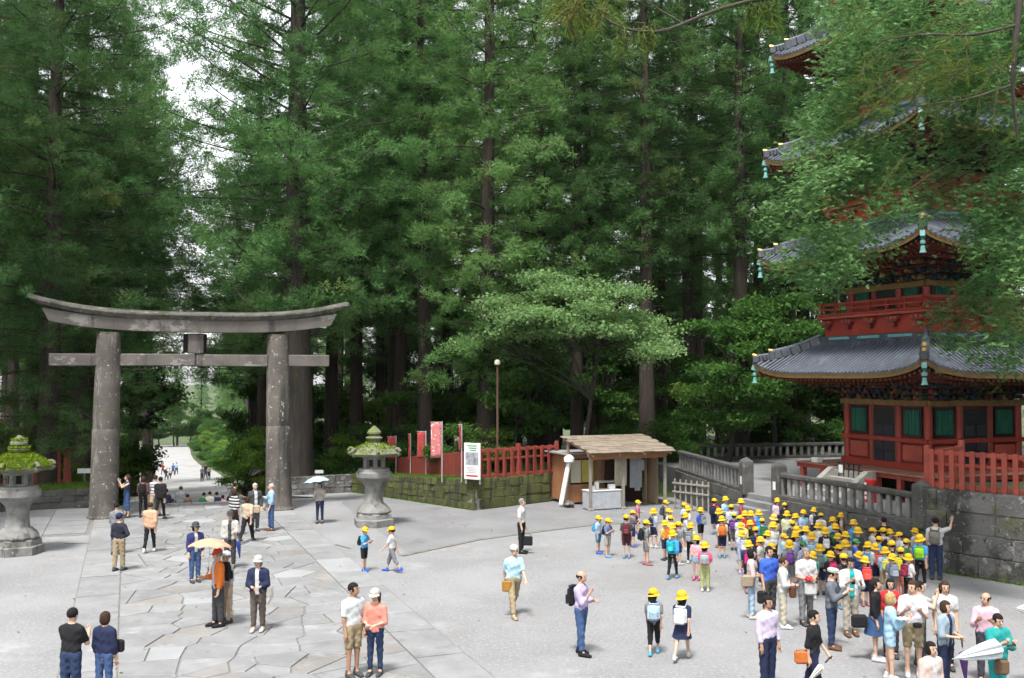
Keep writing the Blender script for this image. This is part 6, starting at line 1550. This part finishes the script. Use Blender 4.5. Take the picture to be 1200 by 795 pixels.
kid(869, 621, 175, 'stand', (.38, .4, .5), (.33, .36, .45), 'brim', ('short', (.3, .32, .4)), 'child in lilac grey outfit with matching backpack', shoes=LAV)
kid(877, 632, 165, 'step', NAVY, MAG, 'brim', LB, 'child in navy with magenta backpack at the group edge')
kid(911, 583, 0, 'stand', PALEP, None, 'brim', SH, 'child in pale pink shirt facing out below the gate post')
kid(919, 588, 150, 'stand', BLACK, BLACK, 'cap', SH, 'child in black with black backpack against the balustrade')
kid(922, 598, 0, 'stand', (.5, .55, .3), None, 'brim', SG, 'child in lime and white shirt facing out', inner=WHITE)
kid(907, 602, 190, 'stand', BEIGE, None, 'brim', SH, 'child with rounder pale hat in beige shirt', hatc=(.62, .4, .1))
kid(906, 611, 175, 'stand', WHITE, None, 'brim', LB, 'child in loose white smock, rear one of two', hem=.72)
kid(900, 621, 170, 'stand', OFFW, None, 'brim', LB, 'child in loose cream smock, front one of two', hem=.72)
kid(904, 636, 180, 'stand', WHITE, BLACK, 'brim', LB, 'child in white with black backpack behind the blue T-shirt man')
kid(932, 601, 60, 'stand', OFFW, None, 'brim', SH, 'child half hidden under the balustrade in cream shirt')
kid(941, 596, 20, 'stand', LBLUE, None, 'cap', SH, 'child in pale blue print shirt under the balustrade')
kid(954, 594, 185, 'stand', WHITE, NAVY, 'brim', SH, 'child in white with navy backpack directly under the balusters')
kid(929, 609, 120, 'stand', DGREY, DGREY, 'cap', SH, 'child in charcoal with charcoal backpack in the crowd')
kid(934, 616, 170, 'stand', NAVY, (.1, .14, .18), 'brim', SH, 'child in navy with slate backpack in the crowd')
kid(944, 616, 40, 'stand', (.4, .5, .6), None, 'brim', SH, 'child in pale print shirt with face turned to the court')
kid(932, 623, 60, 'stand', (.42, .44, .6), None, 'brim', ('skirt', (.5, .5, .55), .55), 'girl in lavender top and white skirt', hair=('bob', 'black'))
kid(951, 623, 175, 'stand', OFFW, LBLUE, 'brim', SH, 'child in cream with light blue backpack in the crowd centre')
kid(958, 612, 120, 'stand', WHITE, None, 'brim', SG, 'child in white shirt beside the crowd centre')
kid(941, 633, 40, 'stand', (.35, .42, .55), None, 'cap', SH, 'child wearing a green cap among the yellow hats', hatc=(.04, .2, .08))
kid(952, 645, 180, 'stand', (.05, .3, .22), BLACK, 'brim', SH, 'child in green with black backpack behind the man in white')
kid(971, 589, 0, 'stand', RED, None, 'brim', SH, 'child in red jersey with lime collar against the balustrade', inner=GREEN)
kid(976, 605, 30, 'stand', LBLUE, None, 'brim', SH, 'child in pale blue and lime below the balustrade', inner=GREEN)
kid(986, 600, 60, 'stand', (.5, .35, .28), BLACK, 'brim', SH, 'child in peach shirt with dark strap below the balustrade')
kid(967, 617, 175, 'stand', BLACK, WHITE, 'brim', SH, 'child in black with white backpack')
kid(991, 622, 150, 'stand', GREY, (.08, .1, .1), 'brim', SH, 'child in grey with near black backpack by the low wall')
kid(990, 632, 160, 'stand', OFFW, OFFW, 'brim', SH, 'child in cream with cream backpack')
kid(961, 637, 170, 'stand', MINT, GREY, 'brim', SH, 'child in mint green with grey backpack')
kid(973, 645, 180, 'stand', BLACK, (.5, .04, .12), 'brim', SH, 'child in black with crimson lettered backpack')
kid(989, 647, 180, 'stand', (.03, .03, .035), BLACK, 'cap', SH, 'child in black with round white emblem on black backpack')
kid(1005, 617, 180, 'stand', DGREY, None, 'brim', SH, 'child in dark grey with big hat against the low wall')
kid(1002, 630, 100, 'stand', BLUE, None, 'cap', SH, 'child in blue wearing the other green cap near the wall', hatc=(.05, .25, .1))
kid(1006, 645, 170, 'stand', BLUE, NAVY, 'brim', SH, 'child in blue with navy backpack')
kid(1017, 634, 150, 'stand', WHITE, (.1, .3, .5), 'brim', SH, 'child in white with mid blue backpack')
kid(1026, 636, 185, 'stand', CORAL, (.6, .1, .1), 'brim', SH, 'child in coral shirt with scarlet backpack')
kid(1014, 651, 178, 'stand', NAVY, (.62, .06, .05), 'brim', SH, 'child in navy with bright red backpack at the front')
kid(1035, 617, 170, 'stand', WHITE, BLACK, 'cap', SH, 'child in white with black backpack beside the bare-headed person')
kid(1042, 619, 60, 'stand', (.38, .3, .3), None, 'brim', SH, 'child in dusty pink shirt by the low wall')
kid(1054, 622, -60, 'stand', WHITE, (.2, .24, .3), 'cap', SH, 'child in white turning towards the wall')
kid(1045, 632, 170, 'stand', BLACK, (.3, .3, .32), 'cap', SH, 'child in black with mid grey backpack')
kid(1045, 648, 175, 'stand', (.1, .12, .15), (.17, .19, .24), 'brim', SG, 'child in slate with slate backpack at the front')
kid(1055, 640, 120, 'stand', NAVY, (.6, .5, .03), 'cap', ('long', CORAL), 'child in navy with yellow piped backpack and coral trousers')
kid(1072, 618, -150, 'stand', OFFW, None, 'brim', SH, 'child in cream beside the post at the wall corner')
kid(1078, 625, 165, 'step', (.05, .25, .5), (.25, .55, .02), 'brim', LB, 'child in blue with lime green backpack next to the waving man', H=1.45, shoes=WHITE)

PAL = [('white', WHITE), ('navy', NAVY), ('black', BLACK), ('sky blue', SKYB), ('cream', OFFW), ('pale blue', LBLUE), ('grey', GREY)]
PK = [('orange', ORANGE), ('purple', (.15, .05, .25)), ('lemon', (.6, .5, .1)), ('dark green', (.03, .12, .05)), ('wine', (.18, .02, .05))]
extra_spots = [(846, 604), (853, 612), (860, 600), (862, 590), (879, 609), (886, 616), (893, 606), (897, 596), (891, 628), (914, 613), (918, 624), (924, 606), (925, 632), (948, 604), (962, 600), (966, 627), (979, 613), (982, 624), (983, 637), (998, 639), (1000, 608), (1014, 622), (1022, 617), (1030, 627), (1037, 640), (1031, 650), (1062, 630), (1048, 612), (1064, 648), (870, 592)][::2] + [(886, 616), (982, 624), (1030, 627)]
for i, (px, py) in enumerate(extra_spots):
    (na, ca), (nb, cb) = PAL[i % 7], PK[i % 5]
    kid(px, py, (170, 150, 120, 190, 40, 80)[i % 6], 'stand', ca, cb if i % 6 < 4 else None, ('brim', 'cap')[i % 2], (SH, SG, SK, SD, LB)[i % 5], ('child in %s with %s backpack packed into the yellow-hatted crowd' % (na, nb)) if i % 6 < 4 else 'child in %s without a bag behind a %s pack in the crowd' % (na, nb), hatc=[YEL, (.56, .37, .035), (.62, .35, .012)][i % 3])
# ------------------------------------------------------------------ umbrellas and bags
def umbrella(label, tip, shaft_end, r, col, col2=None):
    tip = np.array(tip); e = np.array(shaft_end); ax = tip - e; L = np.linalg.norm(ax); ax /= L
    o = thing('umbrella', label, 'umbrella', tuple(e)); o.rotation_mode = 'QUATERNION'; o.rotation_quaternion = Vector(ax).to_track_quat('Z', 'Y')
    m = MB(); n = 48; a = np.arange(n) * 2 * math.pi / n; rings = []
    for t in np.linspace(.02, 1, 9):
        sc = 1 - .06 * t * np.abs(np.sin(a * 4)); z = L - .02 - r * .42 * t ** 1.9; rings.append(np.c_[r * t * sc * np.cos(a), r * t * sc * np.sin(a), z + .04 * t * t * np.abs(np.sin(a * 4))])
    inner = [q - (0, 0, .006) for q in rings[::-1]]; m.loft(rings + inner, caps=False); put('canopy', m, cloth(col), o, True)
    m = MB(); m.tube([(0, 0, 0), (0, 0, L)], .008, 6); m.tube([(0, 0, L), (0, 0, L + .06)], .006, 6); put('shaft', m, M_metal, o)
    for k in range(8):
        m = MB(); t = np.linspace(.05, .95, 6); m.tube(np.c_[r * t * math.cos(k * math.pi / 4), r * t * math.sin(k * math.pi / 4), L - .035 - r * .42 * t ** 1.9], .004, 4); put('rib', m, M_metal, o)
    m = MB(); m.tube([(0, 0, .06), (0, 0, -.05), (.02, 0, -.08), (.05, 0, -.07)], .014, 8); put('handle', m, cloth((.15, .08, .04)), o)
def closed_umbrella(label, a, b, r, col, name='umbrella'):
    a = np.array(a); b = np.array(b); ax = b - a; L = np.linalg.norm(ax); ax /= L
    o = thing(name, label, 'umbrella', tuple(a)); o.rotation_mode = 'QUATERNION'; o.rotation_quaternion = Vector(ax).to_track_quat('Z', 'Y')
    m = MB(); n = 64; an = np.arange(n) * 2 * math.pi / n
    m.loft([np.c_[q * (1 + .22 * np.cos(an * 8)) * np.cos(an), q * (1 + .22 * np.cos(an * 8)) * np.sin(an), np.full(n, z)] for q, z in ((r * .5, .1 * L), (r, .18 * L), (r * .85, .4 * L), (r * .4, .8 * L), (.01, .97 * L))]); put('canopy', m, cloth(col), o, True)
    m = MB(); m.tube([(0, 0, -.1), (0, 0, L + .04)], .008, 6); put('shaft', m, M_metal, o)
    m = MB(); m.tube([(0, 0, -.02), (0, 0, -.14), (.03, 0, -.18), (.06, 0, -.15)], .015, 8); put('handle', m, cloth((.05, .03, .02)), o)
yo = at(256, 645, 1.77)[1]
umbrella('open orange umbrella held by the man in the orange jacket', at_y(247, 630, yo - .25), at_y(244, 668, yo - .35), .5, (.62, .3, .2))
yb = at(375, 566, 1.58)[1]
umbrella('open pale blue umbrella over the woman in white', at_y(371, 558, yb - .2), at_y(374, 588, yb - .25), .5, (.36, .58, .68))
yb = at(270, 600, 1.71)[1]; closed_umbrella('closed dark blue umbrella hanging beside the white jacketed man', at_y(279, 632, yb - .2), at_y(281, 655, yb - .2), .06, (.03, .05, .2))
yb = at(1168, 720, 1.58)[1]; closed_umbrella('half folded translucent white umbrella held out by the woman in teal', at_y(1178, 758, yb - .35), at_y(1118, 772, yb - .55), .15, (.5, .54, .57))
yb = at(1107, 705, 1.6)[1]; closed_umbrella('closed purple umbrella hanging from the blue grey cardigan woman', at_y(1128, 760, yb - .3), at_y(1132, 800, yb - .3), .07, (.07, .03, .12))
yb = at(952, 715, 1.6)[1]; closed_umbrella('closed white umbrella carried by the woman in black blouse', at_y(966, 778, yb - .3), at_y(946, 800, yb - .3), .06, OFFW)
yb = at(1230, 705, 1.6)[1]; closed_umbrella('tip of a folded white umbrella poking in at the picture side', at_y(1225, 716, yb), at_y(1190, 713, yb), .14, WHITE)
def bag(label, px, py, y, size, col, strap=None, name='handbag', who=None):
    x, y, z = at_y(px, py, y); o = thing(name, label, 'bag', (x, y, z - size[2] / 2), 0 if who else rng.uniform(-.4, .4))
    m = MB(); m.box((0, 0, size[2] / 2), size, 0, 0, min(size) * .3); put('pouch', m, cloth(col, .6), o, 'auto')
    m = MB(); w = size[0] * .42; h = strap or .14
    if who:
        hx_, hy_ = at(who[0], who[1], who[2]); sg = 1 if hx_ > x else -1; sh_ = np.array([hx_ - x - sg * .1 + .2 * sg * who[3], hy_ - y - .1, who[2] * .835 - (z - size[2] / 2)])
        m.tube([(-w, 0, size[2] * .9), sh_ * .6 + (-w * .4, 0, size[2] * .4), sh_ + (0, .05, 0), sh_ + (.03, .12, 0), sh_ * .6 + (w * .6, .06, size[2] * .4), (w, 0, size[2] * .9)], .011, 6)
    else: m.tube([(-w, 0, size[2] * .9), (-w * .8, 0, size[2] + h * .6), (0, 0, size[2] + h), (w * .8, 0, size[2] + h * .6), (w, 0, size[2] * .9)], .01, 6); put('handle', m, cloth([c * .7 for c in col], .6), o, True)
def ydep(px, py, H): return at(px, py, H)[1]
bag('small black shoulder bag at the hip of the woman in navy', 139, 757, ydep(123, 718, 1.6) - .05, (.2, .1, .22), BLACK, .5, who=(123, 718, 1.6, 0))
bag('tan shoulder bag hanging beside the woman in beige blouse', 299, 597, ydep(290, 581, 1.6), (.34, .12, .28), BEIGE, .3, who=(290, 581, 1.6, 0))
bag('black briefcase in the hand of the man in white shirt', 618, 634, ydep(611, 585, 1.76) - .1, (.34, .1, .3), BLACK, .08, 'briefcase')
bag('brown shoulder bag of the man striding across the gravel', 594, 687, ydep(602, 638, 1.72) - .15, (.24, .1, .26), (.3, .15, .03), .55, who=(602, 638, 1.72, 1))
bag('beige bag held by the woman in pale pink blouse', 876, 681, ydep(880, 644, 1.64) - .2, (.3, .14, .3), (.28, .22, .16), .25, who=(880, 644, 1.64, 0))
bag('brown handbag on the arm of the white jacketed woman', 929, 694, ydep(917, 654, 1.6) - .15, (.16, .1, .26), (.09, .035, .02), .12)
bag('white cloth bag carried by the moustached man', 950, 690, ydep(944, 643, 1.76) - .25, (.28, .14, .3), WHITE, .12)
bag('small red cap held above the white cloth bag', 948, 679, ydep(944, 643, 1.76) - .3, (.17, .14, .1), RED, .03, 'red_cap')  # stands for a red cap in his hand, built from the bag shape
bag('orange shoulder bag of the woman in black blouse', 941, 770, ydep(952, 715, 1.6) - .1, (.3, .12, .24), (.42, .12, .03), .4, who=(952, 715, 1.6, 1))
bag('brown shoulder bag of the woman in teal tunic', 1174, 782, ydep(1168, 720, 1.58) - .25, (.24, .12, .26), (.13, .08, .045), .5, who=(1168, 720, 1.58, 0))
bag('black shoulder bag of the woman in denim skirt', 1007, 728, ydep(1025, 679, 1.64) - .1, (.32, .14, .26), BLACK, .35, who=(1025, 679, 1.64, 0))
bag('dark camera bag of the man in royal blue T-shirt', 893, 700, ydep(901, 641, 1.76) - .15, (.22, .12, .3), BLACK, .35, who=(901, 641, 1.76, 0))
bag('tiny black purse of the woman in coral', 430, 742, ydep(440, 692, 1.62) - .12, (.15, .07, .14), BLACK, .4, who=(440, 692, 1.62, 1))
def prop(name, label, cat, px, py, y, size, col, rz=0):
    x, y, z = at_y(px, py, y); m = MB(); m.box((0, 0, 0), size, 0, 0, min(size) * .2); o = put(name, m, cloth(col, .5), None, loc=(x, y, z), rz=rz); tag(o, label, cat)
prop('leaflet', 'white leaflet held by the blonde woman', 'leaflet', 1058, 725, ydep(1042, 696, 1.64) - .35, (.24, .18, .012), WHITE, .3)
prop('camera', 'black camera hanging in front of the man in khaki shorts', 'camera', 1075, 733, ydep(1069, 681, 1.82) - .32, (.15, .1, .1), BLACK)
prop('phone', 'dark phone in the hands of the turquoise T-shirt man', 'phone', 1000, 681, ydep(996, 654, 1.72) - .36, (.08, .02, .15), BLACK)


# ================================================================== AIR
m = bpy.data.materials.new('damp_air'); m.use_nodes = True; nt = m.node_tree; nt.nodes.clear()
vo = nt.nodes.new('ShaderNodeVolumePrincipled'); vo.inputs['Density'].default_value = 0.00006; vo.inputs['Color'].default_value = (.93, .97, 1, 1); vo.inputs['Anisotropy'].default_value = .2
ou = nt.nodes.new('ShaderNodeOutputMaterial'); nt.links.new(vo.outputs[0], ou.inputs['Volume'])
hz = MB(); hz.box((10, 195, 13), (370, 470, 80)); o = put('haze', hz, m); o['kind'] = 'stuff'; o['label'] = 'thin damp air between the trees'
